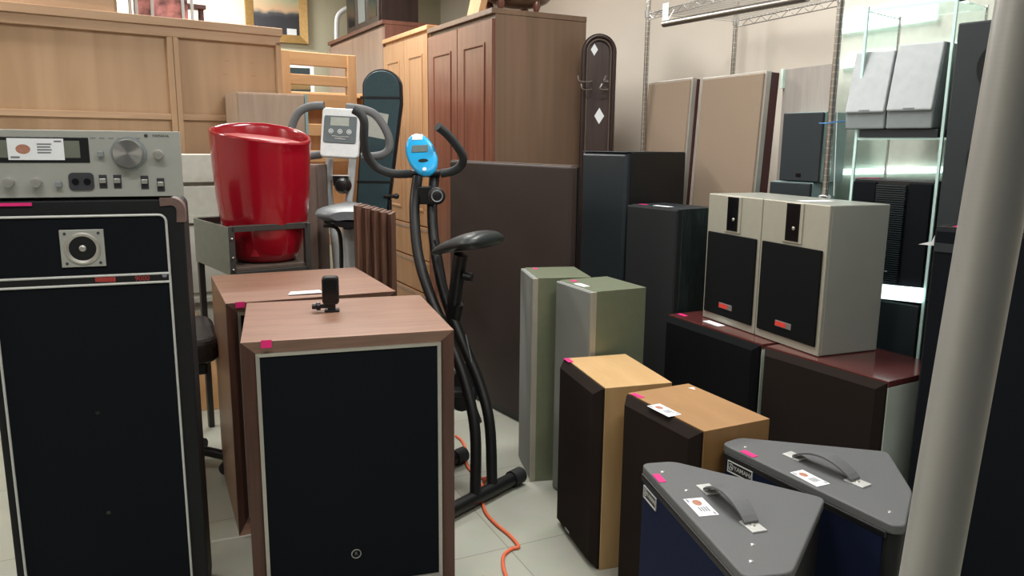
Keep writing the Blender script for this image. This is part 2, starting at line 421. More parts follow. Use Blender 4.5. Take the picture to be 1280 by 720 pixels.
# sheet of paper on the second one
p = at(381, 367, z=.826)
t = thing('paper_sheet', 'folded white paper lying on the rear walnut speaker', 'paper', (p.x, p.y, .8265), 25)
b = MB(); b.b.free(); b.b = bmesh.new()
b.rings([[(x, y, z0+.004*math.sin((x+.06)*22)) for x, y in ((-.06,-.02),(.06,-.03),(.055,.02),(-.045,.025))] for z0 in (.002, .0035)])
b.build('sheet', 'paper', t)
# action camera
p = at(414, 389, z=.826)
t = thing('action_camera', 'small black camera on a mount atop the front walnut speaker', 'camera', (p.x, p.y, .826), 12)
s = .0021
b = MB(); b.prism(rrect(-.026, .026, .0, .088, .012), -.018, .022, 'y'); 
c = b.build('camera_body', 'black_plastic', t, .004); c.location = (0, 0, .024)
b = MB(); b.prism(rrect(-.02, .02, .01, .078, .008), -.021, -.017, 'y'); o = b.build('glossy_screen', 'black_gloss', c)
b = MB(); b.lathe([(.009, 0), (.009, .012), (.013, .014), (.013, .026)], (0, 0, 0), 'x', 16); b.xf(Matrix.Translation((-.058, -.004, .018)))
b.box(-.036, 0, -.01, .004, .012, .024); b.build('mount_screw', 'black_plastic', t, .001)
b = MB(); b.prism(rrect(-.02, .026, -.02, .02, .006), 0, .006); b.box(-.01, .014, -.008, .008, .005, .03); b.build('mount_base', 'black_plastic', t, .001)

# ------------------------------------------------------------------ large black stage speaker + receiver
yaw = 20; w, d, h = .466, .24, 1.2015
u = Vector((math.cos(R(yaw)), math.sin(R(yaw)), 0))
FR = Vector((-.862, 2.016, 0)); FL = FR-u*w
t = thing('stage_speaker', 'tall black stage speaker with square horn under the silver receiver', 'speaker', foot(FL, yaw, w, d), yaw)
PA = t; y0 = -d/2
b = MB(); b.prism(rrect(-w/2, w/2, 0, h, .03), -d/2, d/2, 'y'); b.build('cabinet', 'black_vinyl', t, .004)
b = MB()
for sx in (-1, 1):
    for k in (0,):
        b.lathe([(.036, -.001), (.036, .04)], (sx*(w/2-.033), y0, h-.033), 'y', 28)
o = b.build('corner_guards', 'cap_brown', t)
bpy.data.objects.remove(o)
for sx in (-1, 1):
    b = MB(); r0, r1 = .034, .014; ring = []
    pts0 = [(sx*(w/2-.03+r0*math.sin(R(a))), h-.03+r0*math.cos(R(a))) for a in range(0, 91, 10)]
    pts0 = [(sx*(w/2-.055), h+.004)]+pts0+[(sx*(w/2+.004), h-.06)]
    pts1 = [(sx*(w/2-.055), h-.018)]+[(sx*(w/2-.03+r1*math.sin(R(a))), h-.03+r1*math.cos(R(a))) for a in range(0, 91, 10)]+[(sx*(w/2-.018), h-.06)]
    poly = pts0+pts1[::-1]
    b.prism(poly, y0-.003, y0+.07, 'y'); b.build('corner_guard', 'cap_brown', t)
# piping
x0, _ = on(t, 25, 720, y0); x1, _ = on(t, 240, 720, y0); x1 = min(x1, w/2-.022); x0 = -w/2+.022
_, zt = on(t, 100, 270, y0); _, za = on(t, 100, 345.5, y0); _, zb = on(t, 100, 356.5, y0)
bx('grille', (x0, x1, y0-.004, y0+.02, .03, zt), 'grille_black', t, .004)
b = MB(); loop = rrect(x0, x1, .03, zt, .018); P = [(x, y0-.006, z) for x, z in loop]; b.tube(P+[P[0]], .0032, 8); b.build('piping', 'white_trim', t, smooth=True)
for z in (za, zb):
    b = MB(); b.tube([(x0, y0-.006, z), (x1, y0-.006, z)], .0032, 8); b.build('piping', 'white_trim', t, smooth=True)
nb = bx('name_strip', (x0, x1, y0-.006, y0-.003, zb, za), 'black_satin', t, 0)
cx, cz = on(t, 178, 345.2, y0); text('name_letters', '9000', 'red_text', .0175, nb, (cx, y0-.0068, (za+zb)/2), FRONT)
b = MB()
for k in range(7):
    xx, zz = on(t, 121+k*3.7, 348.5, y0); b.box(xx-.003, xx+.003, y0-.0068, y0-.006, zz-.007, zz+.006)
b.build('name_print', 'red_text', nb)
xx, zz = on(t, 206, 343.5, y0); b = MB(); b.lathe([(.006, 0), (.006, .002)], (xx, y0-.006, zz), 'y', 16); b.build('round_mark', 'ink', nb)
# horn tweeter
hx0, hz1 = on(t, 73.5, 282, y0); hx1, hz0 = on(t, 134, 337, y0); cx, cz = (hx0+hx1)/2, (hz0+hz1)/2; hw = (hx1-hx0)/2
b = MB(); b.box(hx0, hx1, y0-.009, y0-.003, cz-hw*.95, cz+hw*.95); horn = b.build('horn_plate', 'alu_face', t, .001)
b = MB(); b.lathe([(hw*.82, .0095), (hw*.82, .012), (hw*.74, .0135), (hw*.62, .011)], (cx, y0, cz), 'y', 40, cap=False); b.build('horn_ring', 'alu', horn, smooth=True)
b = MB(); b.lathe([(hw*.62, .0092), (hw*.62, .0112), (hw*.56, .0116), (hw*.3, .0100)], (cx, y0, cz), 'y', 40); b.build('horn_throat', 'black_satin', horn, smooth=True)
b = MB(); b.sphere((cx, y0-.01, cz), hw*.17, 1, .5, 1); b.build('dome', 'alu', horn, smooth=True)
for sx in (-1, 1):
    for sz in (-1, 1):
        b = MB(); b.lathe([(.0035, 0), (.0035, .0015)], (cx+sx*hw*.76, y0-.009, cz+sz*hw*.76), 'y', 10); b.build('screw', 'ink_dark', horn)
x, z = on(t, 20, 256, y0); pink_tag(t, x, y0-.004, h-.008, .07, .008, plane='y')
for (px, py) in ((122, 515), (136, 640)):   # the drivers' dust caps glint through the cloth
    x, z = on(t, px, py, y0); b = MB(); b.sphere((x, y0-.0035, z), .007, 1, .12, 1); b.build('dust_cap', 'black_gloss', t, smooth=True)

# receiver
aw, ad = .466, .22
_, ztop = on(PA, 180, 164, y0)
z0 = h+.0; AH = ztop-h
fl2 = FR+u*.004-u*aw
t = thing('stereo_receiver', 'silver stereo receiver with big volume knob on the stage speaker', 'receiver', foot(fl2, yaw, aw, ad, z0+.008), yaw)
AH -= .008; y0 = -ad/2
bx('case', (-aw/2+.012, aw/2-.03, y0+.012, ad/2, 0, AH-.006), 'black_satin', t)
fp = bx('front_panel', (-aw/2, aw/2, y0, y0+.012, 0, AH), 'alu_face', t, .001)
for sx in (-1, 1):
    for yy in (-1, 1):
        b = MB(); b.lathe([(.02, -.008), (.02, .001)], (sx*(aw/2-.05), yy*(ad/2-.05), 0), n=16); b.build('foot', 'rubber', t)
def A(px, py): x, z = on(t, px, py, y0); return x, z
dx1, dz1 = A(110, 172); _, dz0 = A(110, 203.5); dx0 = -aw/2+.045
dw = bx('tuning_window', (dx0, dx1, y0-.002, y0, dz0, dz1), 'black_satin', t, .001)
bx('dial', (dx0+.012, dx1-.02, y0-.003, y0-.001, dz0+.012, dz1-.008), 'panel_grey', dw, 0)
px_, pz_ = A(45.5, 186.5); pl = price_label(t, px_, y0-.0035, pz_, .12, .052, upright=True)
def knob(px, py, r, dep, name='knob', m='alu'):
    x, z = A(px, py); b = MB(); b.lathe([(r, 0), (r, dep*.85), (r*.93, dep), (r*.6, dep+.001)], (x, y0, z), 'y', 36); return b.build(name, m, t, smooth=True)
x, z = A(161, 191.5)
b = MB(); b.lathe([(.041, 0), (.041, .006)], (x, y0, z), 'y', 40); b.build('knob_skirt', 'mid_grey', t, smooth=True)
def radial():
    m, N, L, b_ = base('turned_metal'); b_.inputs['Base Color'].default_value = (.62, .6, .56, 1); b_.inputs['Metallic'].default_value = 1; b_.inputs['Roughness'].default_value = .3
    b_.inputs['Anisotropic'].default_value = .85; tn = N.new('ShaderNodeTangent'); tn.direction_type = 'RADIAL'; tn.axis = 'Y'; L.new(tn.outputs[0], b_.inputs['Tangent'])
    return m
M['turned'] = radial()
kx, kz = A(161, 191.5); b = MB(); b.lathe([(.035, 0), (.035, .024), (.033, .028), (.001, .028)], (0, 0, 0), 'y', 48); vk = b.build('volume_knob', 'turned', t, smooth=True); vk.location = (kx, y0, kz)
for q in ((198, 193), (12, 228), (46.5, 228)): 
    knob(q[0], q[1], .012, .02)
for q in ((74, 231), (126, 193)):
    x, z = A(*q); bx('lever', (x-.007, x+.007, y0-.012, y0, z-.006, z+.008), 'mid_grey', t)
x, z = A(102, 227)
b = MB(); b.prism(rrect(x-.028, x+.028, z-.022, z+.022, .01), y0-.003, y0, 'y'); js = b.build('jack_plate', 'ink_dark', t)
for s_ in (-1, 1):
    b = MB(); b.lathe([(.008, 0), (.008, .002), (.005, .002)], (x+s_*.013, y0-.003, z), 'y', 16); b.build('jack', 'black_gloss', js)
for q in ((129, 227), (147, 227), (181, 228), (201, 231)):
    x, z = A(*q); s_ = bx('switch_slot', (x-.009, x+.009, y0-.002, y0, z-.017, z+.017), 'ink_dark', t, .001)
    bx('switch_lever', (x-.007, x+.007, y0-.012, y0-.002, z-.003, z+.008), 'alu', s_, .001)
x, z = A(199, 170); text('brand_letters', 'YAMAHA', 'ink_dark', .0095, t, (x+.003, y0-.0005, z), FRONT)
b = MB(); b.lathe([(.0045, 0), (.0045, .0006)], (x-.031, y0, z), 'y', 16); b.build('brand_mark', 'ink_dark', t)
b = MB()
for k in range(16):
    xx = -aw/2+.06+k*.02; b.box(xx, xx+.012, y0-.0005, y0, AH-.02, AH-.017)
b.build('panel_print', 'ink', t)

# ------------------------------------------------------------------ tower speakers
def grille_tower(name, label, fl, yaw, w, d, h, body, grille, gp=None, z=0, group=None, gt=.014, gm=.006, topm=None, chamfer=.008, cat='speaker'):
    t = thing(name, label, cat, foot(fl, yaw, w, d, z), yaw, group)
    b = MB(); b.box(-w/2, w/2, -d/2+gt, d/2, 0, h); o = b.build('cabinet', [body]+([topm] if topm else []), t, .0015)
    if topm:
        for p in o.data.polygons:
            if p.normal.z > .9: p.material_index = 1
    W = w/2-gm; b = MB(); y1 = -d/2+gt; y0 = -d/2; c = chamfer
    b.rings([[(-W, y1, gm), (W, y1, gm), (W, y1, h-gm), (-W, y1, h-gm)], [(-W, y0+c, gm), (W, y0+c, gm), (W, y0+c, h-gm), (-W, y0+c, h-gm)],
             [(-W+c, y0, gm+c), (W-c, y0, gm+c), (W-c, y0, h-gm-c), (-W+c, y0, h-gm-c)]])
    b.build('grille', grille, t)
    return t
# honey wood pair
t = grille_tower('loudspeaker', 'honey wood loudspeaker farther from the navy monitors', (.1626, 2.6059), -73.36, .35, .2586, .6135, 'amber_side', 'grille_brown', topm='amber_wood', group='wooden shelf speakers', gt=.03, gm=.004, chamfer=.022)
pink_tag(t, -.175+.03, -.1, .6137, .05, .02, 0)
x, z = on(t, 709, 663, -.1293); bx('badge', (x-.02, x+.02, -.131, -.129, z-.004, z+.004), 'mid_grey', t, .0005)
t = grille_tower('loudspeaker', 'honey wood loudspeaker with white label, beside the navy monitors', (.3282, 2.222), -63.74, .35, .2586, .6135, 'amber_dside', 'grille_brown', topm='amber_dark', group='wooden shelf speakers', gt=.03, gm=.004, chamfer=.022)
pink_tag(t, -.14, -.09, .6137, .045, .018, 5)
def top(t, px, py, z):  # local coordinates of a measured point on a horizontal top
    p = at(px, py, z=z)-Vector(t.location); a = -t.rotation_euler.z
    return p.x*math.cos(a)-p.y*math.sin(a), p.x*math.sin(a)+p.y*math.cos(a)
x, y = top(t, 830, 513, .6135); price_label(t, x, y, .6136, .1, .045, 0)
x, y = top(t, 866, 486, .6135); b = MB(); b.prism([(-.012, -.008), (.012, 0), (-.008, .01)], 0, .001); o = b.build('paper_scrap', 'paper', t); o.location = (x, y, .6136)
# green-silver pair
for (lab, fl, yaw) in (('grey-green tower speaker standing closer to the brown box', (.0345, 3.1934), -79.57), ('grey-green tower speaker with white label, right behind the honey speakers', (.1664, 2.8936), -63.58)):
    t = grille_tower('tower_speaker', lab, fl, yaw, .26, .232, .842, 'silver_green', 'grille_silver', group='grey-green tower speakers', gt=.02, gm=.003, chamfer=.004)
    bx('front_edge', (.118, .1295, -.1165, -.094, .002, .84), 'champagne', t, .002)
    b = MB(); b.box(-.12, .12, -.105, .105, -.0, .008); b.build('plinth', 'black_satin', t)
    pink_tag(t, -.09, -.06, .8422, .035, .016, 0)
x, y = top(t, 727, 356.5, .842); price_label(t, x, y, .8423, .07, .028, 0, logo=False)
# black towers
t = grille_tower('tower_speaker', 'tallest black tower speaker beside the big brown box', (.333, 3.822), -56, .325, .38, 1.318, 'black_satin', 'black_slate', gt=.03, gm=.004, chamfer=.012)
bx('top_cap', (-.16, .16, -.187, .187, 1.318, 1.322), 'black_slate', t)
t = grille_tower('tower_speaker', 'black ash tower speaker with label, left of the champagne speakers', (.517, 3.515), -56, .32, .24, 1.087, 'black_ash', 'grille_char', gt=.03, gm=.003, topm='black_slate', chamfer=.006)
pink_tag(t, -.11, -.06, 1.0875, .05, .02, 0)
x, y = top(t, 829, 258, 1.087); price_label(t, x, y, 1.0876, .1, .03, 0, logo=False)

# big brown box
yaw = -56; w = 1.05; d = .05; h = 1.262
u = Vector((math.cos(R(yaw)), math.sin(R(yaw)), 0)); FRb = Vector((.245, 3.30, 0)); fl = FRb-u*w
t = thing('upright_board', 'large dark brown padded board standing upright behind the black exercise bike', 'board', foot(fl, yaw, w, d), yaw)
bx('padded_face', (-w/2, w/2, -d/2, d/2-.008, .03, h), 'cocoa', t, .012, 3)
bx('rear_board', (-w/2+.004, w/2+.002, d/2-.01, d/2, .03, h-.004), 'black_satin', t, .002)
bx('bottom_rail', (-w/2+.02, w/2-.02, -d/2+.01, d/2-.01, 0, .04), 'black_satin', t)
bx('top_edge', (-w/2+.006, w/2-.006, -d/2+.008, d/2-.01, h-.001, h+.003), 'cocoa_edge', t)

# ------------------------------------------------------------------ long low speakers with red tops
def low_speaker(label, fl, yaw, w, d, grille):
    t = thing('loudspeaker', label, 'speaker', foot(fl, yaw, w, d), yaw, 'low speakers with red wood tops')
    h = .65
    b = MB(); b.box(-w/2, w/2, -d/2+.03, d/2, 0, h-.02); o = b.build('cabinet', 'pale_side', t, .002)
    bx('top_panel', (-w/2, w/2, -d/2+.028, d/2, h-.02, h), 'red_top', t, .002)
    b = MB(); W = w/2-.003; y0 = -d/2; c = .02; z0, z1 = .004, h-.006
    b.rings([[(-W, y0+.03, z0), (W, y0+.03, z0), (W, y0+.03, z1), (-W, y0+.03, z1)], [(-W, y0+c, z0), (W, y0+c, z0), (W, y0+c, z1), (-W, y0+c, z1)],
             [(-W+c, y0, z0+c), (W-c, y0, z0+c), (W-c, y0, z1-c), (-W+c, y0, z1-c)]])
    b.build('grille', grille, t)
    return t
t = low_speaker('low speaker with black grille under the left champagne speaker', (.640, 3.172), -64, .545, .42, 'grille_soot')
pink_tag(t, -.235, -.14, .6505, .05, .02, 0)
x, y = top(t, 892, 404.5, .65); price_label(t, x, y, .6506, .1, .035, -3, logo=False)
low_speaker('low speaker with brown grille and glossy red top, behind the rear navy monitor', (.886, 2.655), -59.8, .478, .36, 'grille_brown')

# champagne silver speakers
for k, lab in ((0, 'champagne silver speaker with black grille, left one of its pair'), (1, 'champagne silver speaker nearer the camera with wide silver side')):
    yaw = -68.53; w, d, h = .329, .2615, .511
    u = Vector((math.cos(R(yaw)), math.sin(R(yaw)), 0))
    fl = Vector((.7965, 3.1415, 0))+u*k*.333
    t = thing('loudspeaker', lab, 'speaker', foot(fl, yaw, w, d, .652), yaw, 'champagne silver speakers')
    y0 = -d/2
    b = MB(); b.box(-w/2, w/2, y0+.01, d/2, 0, h); b.build('cabinet', 'silver_paint', t, .004)
    bz = h*.705
    fb = MB(); fb.box(-w/2, w/2, y0, y0+.012, 0, h); fb.build('front_baffle', 'champagne', t, .003)
    bx('grille', (-w/2+.014, w/2-.014, y0-.007, y0, .03, bz), 'grille_soot', t, .004)
    bx('tweeter_frame', (-.048, .047, y0-.004, y0, bz+.008, h-.002), 'champagne', t, .004)
    tw = bx('tweeter_window', (-.035, .033, y0-.006, y0, bz+.014, h-.004), 'black_gloss', t, .004)
    b = MB(); b.sphere((.008, y0-.007, bz+.06), .007, 1, .4, 1); b.build('tweeter_dome', 'alu', tw, smooth=True)
    gb = bx('badge', (-.048, .034, y0-.009, y0-.006, .062, .084), 'badge_grey', t, .001)
    bx('badge_inlay', (-.046, .008, y0-.0098, y0-.0088, .065, .081), 'badge_red', gb, 0)
    if k == 1:
        x, y = top(t, 1020, 251.5, 1.163); price_label(t, x, y, h+.0005, .06, .12, 0, logo=False)

# ------------------------------------------------------------------ navy stage monitors
def monitor(label, corners, h, handle, lab, pk, screws, badge):
    P = [at(x, y, z=h) for x, y in corners]
    a = P[0]; f = P[-1]; yaw = math.degrees(math.atan2(f.y-a.y, f.x-a.x))
    ctr = sum(P, Vector())/len(P)
    t = thing('stage_monitor', label, 'speaker', (ctr.x, ctr.y, 0), yaw, 'navy wedge monitors stood on end')
    t2 = t
    def L(p): return top(t, p[0], p[1], h)
    poly = [L(c) for c in corners][::-1]
    area = sum(poly[i-1][0]*poly[i][1]-poly[i][0]*poly[i-1][1] for i in range(len(poly)))
    if area < 0: poly = poly[::-1]
    cen = Vector((sum(p[0] for p in poly)/len(poly), sum(p[1] for p in poly)/len(poly)))
    inner = [tuple(cen+(Vector(p)-cen)*.975) for p in poly]
    b = MB(); b.prism(round_poly(inner, .02), 0, h-.02); b.build('cabinet', 'black_vinyl', t, .003)
    b = MB(); b.prism(round_poly(poly, .022, 5), h-.022, h); b.build('top_panel', 'vinyl_grey', t, .004, 3)
    x0 = L(corners[0])[0]; x1 = L(corners[-1])[0]; yf = L(corners[0])[1]
    b = MB(); b.box(x0+.02, x1-.02, yf-.001, yf+.02, .02, h-.035); b.build('grille', 'grille_navy', t, .002)
    bx('front_trim', (x0+.012, x1-.012, yf-.003, yf+.012, h-.036, h-.02), 'black_satin', t, .003)
    # handle
    (ax, ay), (bx_, by) = L(handle[0]), L(handle[1])
    A_ = Vector((ax, ay, h)); B_ = Vector((bx_, by, h)); dr = (B_-A_); ln = dr.length; ang = math.atan2(dr.y, dr.x)
    hr = bpy.data.objects.new('carry_handle', None)
    b = MB(); n = 14; rows = []
    for k in range(n+1):
        s_ = k/n; xx = .03+(ln-.06)*s_; zz = .004+.03*math.sin(math.pi*s_)**.8 if 0 < s_ < 1 else .004
        wv = .017+.003*math.sin(math.pi*s_)
        rows.append([(xx, -wv, zz), (xx, wv, zz), (xx, wv, zz+.006), (xx, -wv, zz+.006)])
    b.rings(rows); ho = b.build('carry_handle', 'vinyl_grey', t, .0015, smooth=False); ho.location = A_; ho.rotation_euler = (0, 0, ang)
    for s0 in (0, ln-.05):
        pb = MB(); pb.box(s0, s0+.05, -.017, .017, 0, .004); e = pb.build('end_plate', 'white_trim', ho, .001)
        b = MB(); b.lathe([(.006, .004), (.004, .0065)], (s0+.025, 0, 0), n=12); b.build('rivet', 'alu', e)
    x, y = L(lab[0]); price_label(t, x, y, h+.0003, lab[1], lab[2], lab[3])
    x, y = L(pk); pink_tag(t, x, y, h+.0003, .045, .018, 0)
    for s0 in screws:
        x, y = L(s0); b = MB(); b.lathe([(.006, 0), (.005, .002), (.002, .003)], (x, y, h), n=12); b.build('screw', 'chrome', t, smooth=True)
    # badge
    bxx, bzz = on(t, badge[0], badge[1], yf); bw, bh = badge[2], badge[3]
    bb = MB(); fr = .0025
    out = [(-bw/2, -bh/2), (bw/2, -bh/2), (bw/2, bh/2), (-bw/2, bh/2)]; inn = [(x*(1-2*fr/bw), z*(1-2*fr/bh)) for x, z in out]
    bb.rings([[(x, 0, z) for x, z in out], [(x, -.004, z) for x, z in out], [(x, -.004, z) for x, z in inn], [(x, -.001, z) for x, z in inn]], cap=False)
    bo = bb.build('badge_frame', 'white_trim', t); bo.location = (bxx, yf-.001, bzz)
    pb = MB(); pb.box(-bw/2, bw/2, -.0015, 0, -bh/2, bh/2); pb.build('badge_plate', 'black_satin', bo)
    rm = MB(); rm.lathe([(bh*.3, .0015), (bh*.3, .003), (bh*.24, .003), (bh*.24, .0015)], (-bw*.38, 0, 0), 'y', 24, cap=False)
    for q in range(3):
        a_ = R(90+120*q); rm.tube([(-bw*.38, -.002, 0), (-bw*.38+bh*.26*math.cos(a_), -.002, bh*.26*math.sin(a_))], .0012, 6)
    rm.build('badge_mark', 'white_trim', bo)
    text('badge_letters', 'YAMAHA', 'white_trim', bw*.185, bo, (bw*.13, -.002, 0), FRONT, bold=.0003)
    return t
monitor('navy wedge stage monitor nearest the camera, grey top with handle', [(801, 579), (841, 576), (1032, 622), (991, 716), (931, 722)], .58,
        ((878, 607), (950, 666)), ((876, 634), .082, .045, 0), (824, 598), ((828, 590), (858, 613), (941, 681), (939, 702)), (814, 622, .078, .031))
monitor('navy wedge stage monitor behind the nearest one, beside the metal post', [(901.6, 554), (923.6, 546.4), (1110, 564), (1141, 614), (1132, 657), (1116, 657)], .58,
        ((983, 567), (1084, 609)), ((1012, 598), .085, .04, -4), (936, 567.5), ((932, 559), (1113, 640)), (926, 589, .086, .031))

# ------------------------------------------------------------------ right hand black speakers
t = grille_tower('tower_speaker', 'wide black speaker cabinet with pink tag behind the foreground post', (1.205, 2.205), -48, .36, .3, 1.13, 'black_satin', 'grille_black', gt=.03, gm=.006, chamfer=.006)
pink_tag(t, -.11, -.1, 1.1305, .06, .03, 0)
b = MB(); b.box(-.17, -.02, -.152, -.146, 1.06, 1.085); b.build('name_plate', 'black_slate', t)
b = MB(); b.prism([(0, 0), (.05, 0), (.05, .05), (.036, .012)], -.001, .0, 'y'); o = b.build('paper_strip', 'paper', t); o.location = (-.232, -.1, 1.07)
yaw = -52; t = grille_tower('tower_speaker', 'tallest black speaker with round driver, right of the small grey speakers', (1.405, 2.56), yaw, .42, .33, at(1195, 28, Y=2.56).z, 'black_satin', 'black_slate', gt=.02, gm=.004, chamfer=.004)
for zz in (1.60, 1.32):
    b = MB(); b.lathe([(.085, 0), (.085, .006), (.07, .004), (.03, -.006+.01)], (-.05, -.165, zz), 'y', 36); b.build('driver', 'grille_char', t, smooth=True)

# ------------------------------------------------------------------ chrome wire rack
rk = Vector((.69, 4.17, 0)); rk2 = Vector((1.2, 2.98, 0)); ru = (rk2-rk).normalized(); ryaw = math.degrees(math.atan2(ru.y, ru.x)); rl = (rk2-rk).length
t = thing('wire_rack', 'chrome wire shelving rack holding the tan panel speakers', 'rack', rk, ryaw)
rd = .56
for (x, y) in ((0, 0), (rl, 0), (0, rd), (rl, rd)):
    b = MB(); b.lathe([(.0125, 0), (.0125, 2.12)], (x, y, 0), n=16); p_ = b.build('post', 'post', t, smooth=True)
    b = MB(); b.lathe([(.017, 2.0), (.019, 2.035)], (x, y, 0), n=16); b.build('collar', 'chrome', p_, smooth=True)
for zz in (2.02, .42):
    b = MB()
    for y in (0, rd): 
        for dz in (0, -.03): b.tube([(0, y, zz+dz), (rl, y, zz+dz)], .003, 6)
        n = 26; P = [(rl*k/n, y, zz-(.03 if k % 2 else 0)) for k in range(n+1)]; b.tube(P, .002, 5)
    for x in (0, rl): b.tube([(x, 0, zz), (x, rd, zz)], .003, 6)
    for k in range(1, 44): b.tube([(rl*k/44, 0, zz+.003), (rl*k/44, rd, zz+.003)], .0022, 5)
    b.build('wire_shelf', 'chrome', t, smooth=True)
# front hang bar
q0, zz0 = on(t, 830, 30, -.06); q1, zz1 = on(t, 1005, -2, -.06)
b = MB(); b.tube([(q0, -.06, zz0), (q1+.02, -.06, zz0+(zz1-zz0))], .016, 14)
o = b.build('hang_bar', 'steel', t, smooth=True)
b = MB(); b.tube([(q0+.02, -.055, zz0+.01), (q0+.02, -.02, 2.0)], .004, 6); b.build('bar_bracket', 'chrome', t)
x0_, z0_ = on(t, 828, 27, -.05); x1_, z1_ = on(t, 836, 3, -.05)
b = MB(); b.box(x0_, x1_, -.052, -.05, z0_, z1_); b.build('hanging_tag', 'tag_mint', t)
# cable tie loops
p = at(1028, 153, Y=3.0)
b = MB(); b.tube(smooth_path([at(1024, 154, Y=2.96), at(1034, 154, Y=2.93), at(1050, 152, Y=2.93), at(1063, 151, Y=2.96)]), .0022, 6)
tag(b.build('blue_string', 'string_blue', smooth=True), 'bright blue string tied between the chrome post and glass case', 'string')
b = MB()
for k in range(2): b.tube([ (1.2+.02*math.cos(R(a)), 2.98+.02*math.sin(R(a)), 1.165-.012*k+.004*math.sin(R(a*2))) for a in range(0, 361, 20)], .003, 6)
b.tube(smooth_path([(1.216, 2.972, 1.5), (1.22, 2.96, 1.3), (1.222, 2.95, 1.17)]), .0015, 5)
tag(b.build('white_cable', 'string_white', smooth=True), 'thin white cable wound round the chrome post above the champagne speakers', 'cable')

# tan panel speakers on the rack floor, leaning back a little
def flat_panel(label, px0, px1, D0, pytop, w, lean, dep=.05):
    a = at(px0, pytop, Y=D0)
    t = thing('panel_speaker', label, 'speaker', (a.x-.045, a.y, 0), ryaw, 'tall tan panel speakers')
    t.rotation_euler = (0, 0, R(ryaw))
    hh = a.z
    mlean = Matrix.Rotation(-lean, 4, 'X')
    def add(name, dims, m, bev):
        b = MB(); b.box(*dims); b.xf(mlean); return b.build(name, m, t, bev)
    add('cabinet', (.0, w, .02, dep, .43, hh+.002), 'maroon', .002)
    add('metal_frame', (-.002, w+.002, .004, .03, .426, hh+.006), 'alu', .002)
    add('grille', (.01, w-.01, -.004, .01, .436, hh-.004), 'grille_tan', .004)
    return t, a
LEAN = R(2.5)
t, a = flat_panel('tan cloth panel speaker, left one of the tall pair', 806, 873, 4.18, 104, .385, LEAN)
t, a2 = flat_panel('tan cloth panel speaker touching the silver-grey board', 874, 968, 3.80, 98, .445, LEAN, .075)
# silver-grey board behind
a = at(966, 92, Y=3.42)
t = thing('cabinet_board', 'silver-grey wooden board standing behind the small dark speakers', 'board', (a.x-.0, a.y, 0), ryaw)
bx('board', (0, .27, .06, .1, .426, 1.68), 'silver_wood', t, .002)
bx('pale_edge', (-.002, .012, .045, .06, 1.60, 1.68), 'tag_mint', t, .001)

# two small dark speakers stacked on a stand behind the champagne ones
a = at(979, 141, Y=3.3)
dst = thing('speaker_stand', 'dark stand hidden under the small dark speakers', 'stand', (a.x+.11, a.y+.02, 0), 0)
dz0 = .95
bpy.data.objects.remove(dst)
def small_dark(label, fl, yaw, w, d, z0, z1):
    t = thing('bookshelf_speaker', label, 'speaker', foot(fl, yaw, w, d, z0), yaw, 'small dark speakers on the rack')
    h = z1-z0
    b = MB(); b.box(-w/2, w/2, -d/2+.015, d/2, 0, h); b.build('cabinet', 'glass_teal', t, .003)
    bx('grille', (-w/2+.002, w/2-.002, -d/2, -d/2+.016, .002, h-.002), 'black_slate', t, .004)
    x, z = 0, .03
    bx('badge', (-.012, .012, -d/2-.002, -d/2, .02, .035), 'black_gloss', t, .001)
    return t
zt = a.z; zb = at(978, 226, Y=3.3).z
small_dark('small dark speaker behind the chrome post, upper one of the stack', (a.x, a.y), -55, .19, .17, zb, zt)
small_dark('dark speaker under the small one, just above the champagne speakers', (a.x-.03, a.y+.02), -55, .2, .18, .424, zb-.002)

# ------------------------------------------------------------------ glass showcase
c0 = at(1068, 200, Y=2.92); gyaw = -50
gw, gd = .30, .26
t = thing('glass_case', 'glass display case with shelves holding small grey speakers', 'showcase', (c0.x, c0.y, 0), gyaw)
def glass_mat():
    m, N, L, b = base('clear_glass'); b.inputs['Base Color'].default_value = (.9, 1, .98, 1); b.inputs['Roughness'].default_value = .0
    b.inputs['Transmission Weight'].default_value = 1; b.inputs['IOR'].default_value = 1.12; return m
M['glass'] = glass_mat()
M['glass_edge'] = mat('glass_edge', (206, 238, 234), .2, 0, .02)
zs = [.35, .80, 1.175, 1.395, 1.81]
zsh = {'bottom': at(1110, 362, Y=2.85).z, 'mid': at(1110, 172, Y=2.85).z, 'low': at(1110, 222, Y=2.85).z, 'top': at(1110, 8, Y=2.85).z}
for nme, zz in (('bottom', zsh['bottom']-.012), ('low', zsh['mid']), ('top', zsh['top']), ('base', .1)):
    b = MB(); b.box(0, gw, 0, gd, zz-.008, zz); s_ = b.build('glass_shelf', 'glass', t)
    b = MB(); b.box(0, gw, -.002, 0, zz-.008, zz); b.box(-.002, 0, 0, gd, zz-.008, zz); b.build('shelf_edge', 'glass_edge', s_)
for x_ in (0, gw):
    b = MB(); b.box(x_-.003, x_+.003, 0, gd, 0, zsh['top']); b.build('glass_side', 'glass', t)
for x_, y_ in ((0, 0), (gw, 0), (gw, gd), (0, gd)):
    b = MB(); b.box(x_-.005, x_+.005, y_-.005, y_+.005, 0, zsh['top']+.01); b.build('corner_post', 'glass_edge' if y_ == 0 else 'chrome', t, .001)
bx('base_plinth', (-.005, gw+.005, -.005, gd+.005, 0, .1), 'black_satin', t)
for zz in (zsh['top']-.06, zsh['mid']+.27, zsh['mid']-.05, zsh['bottom']+.02):
    pass
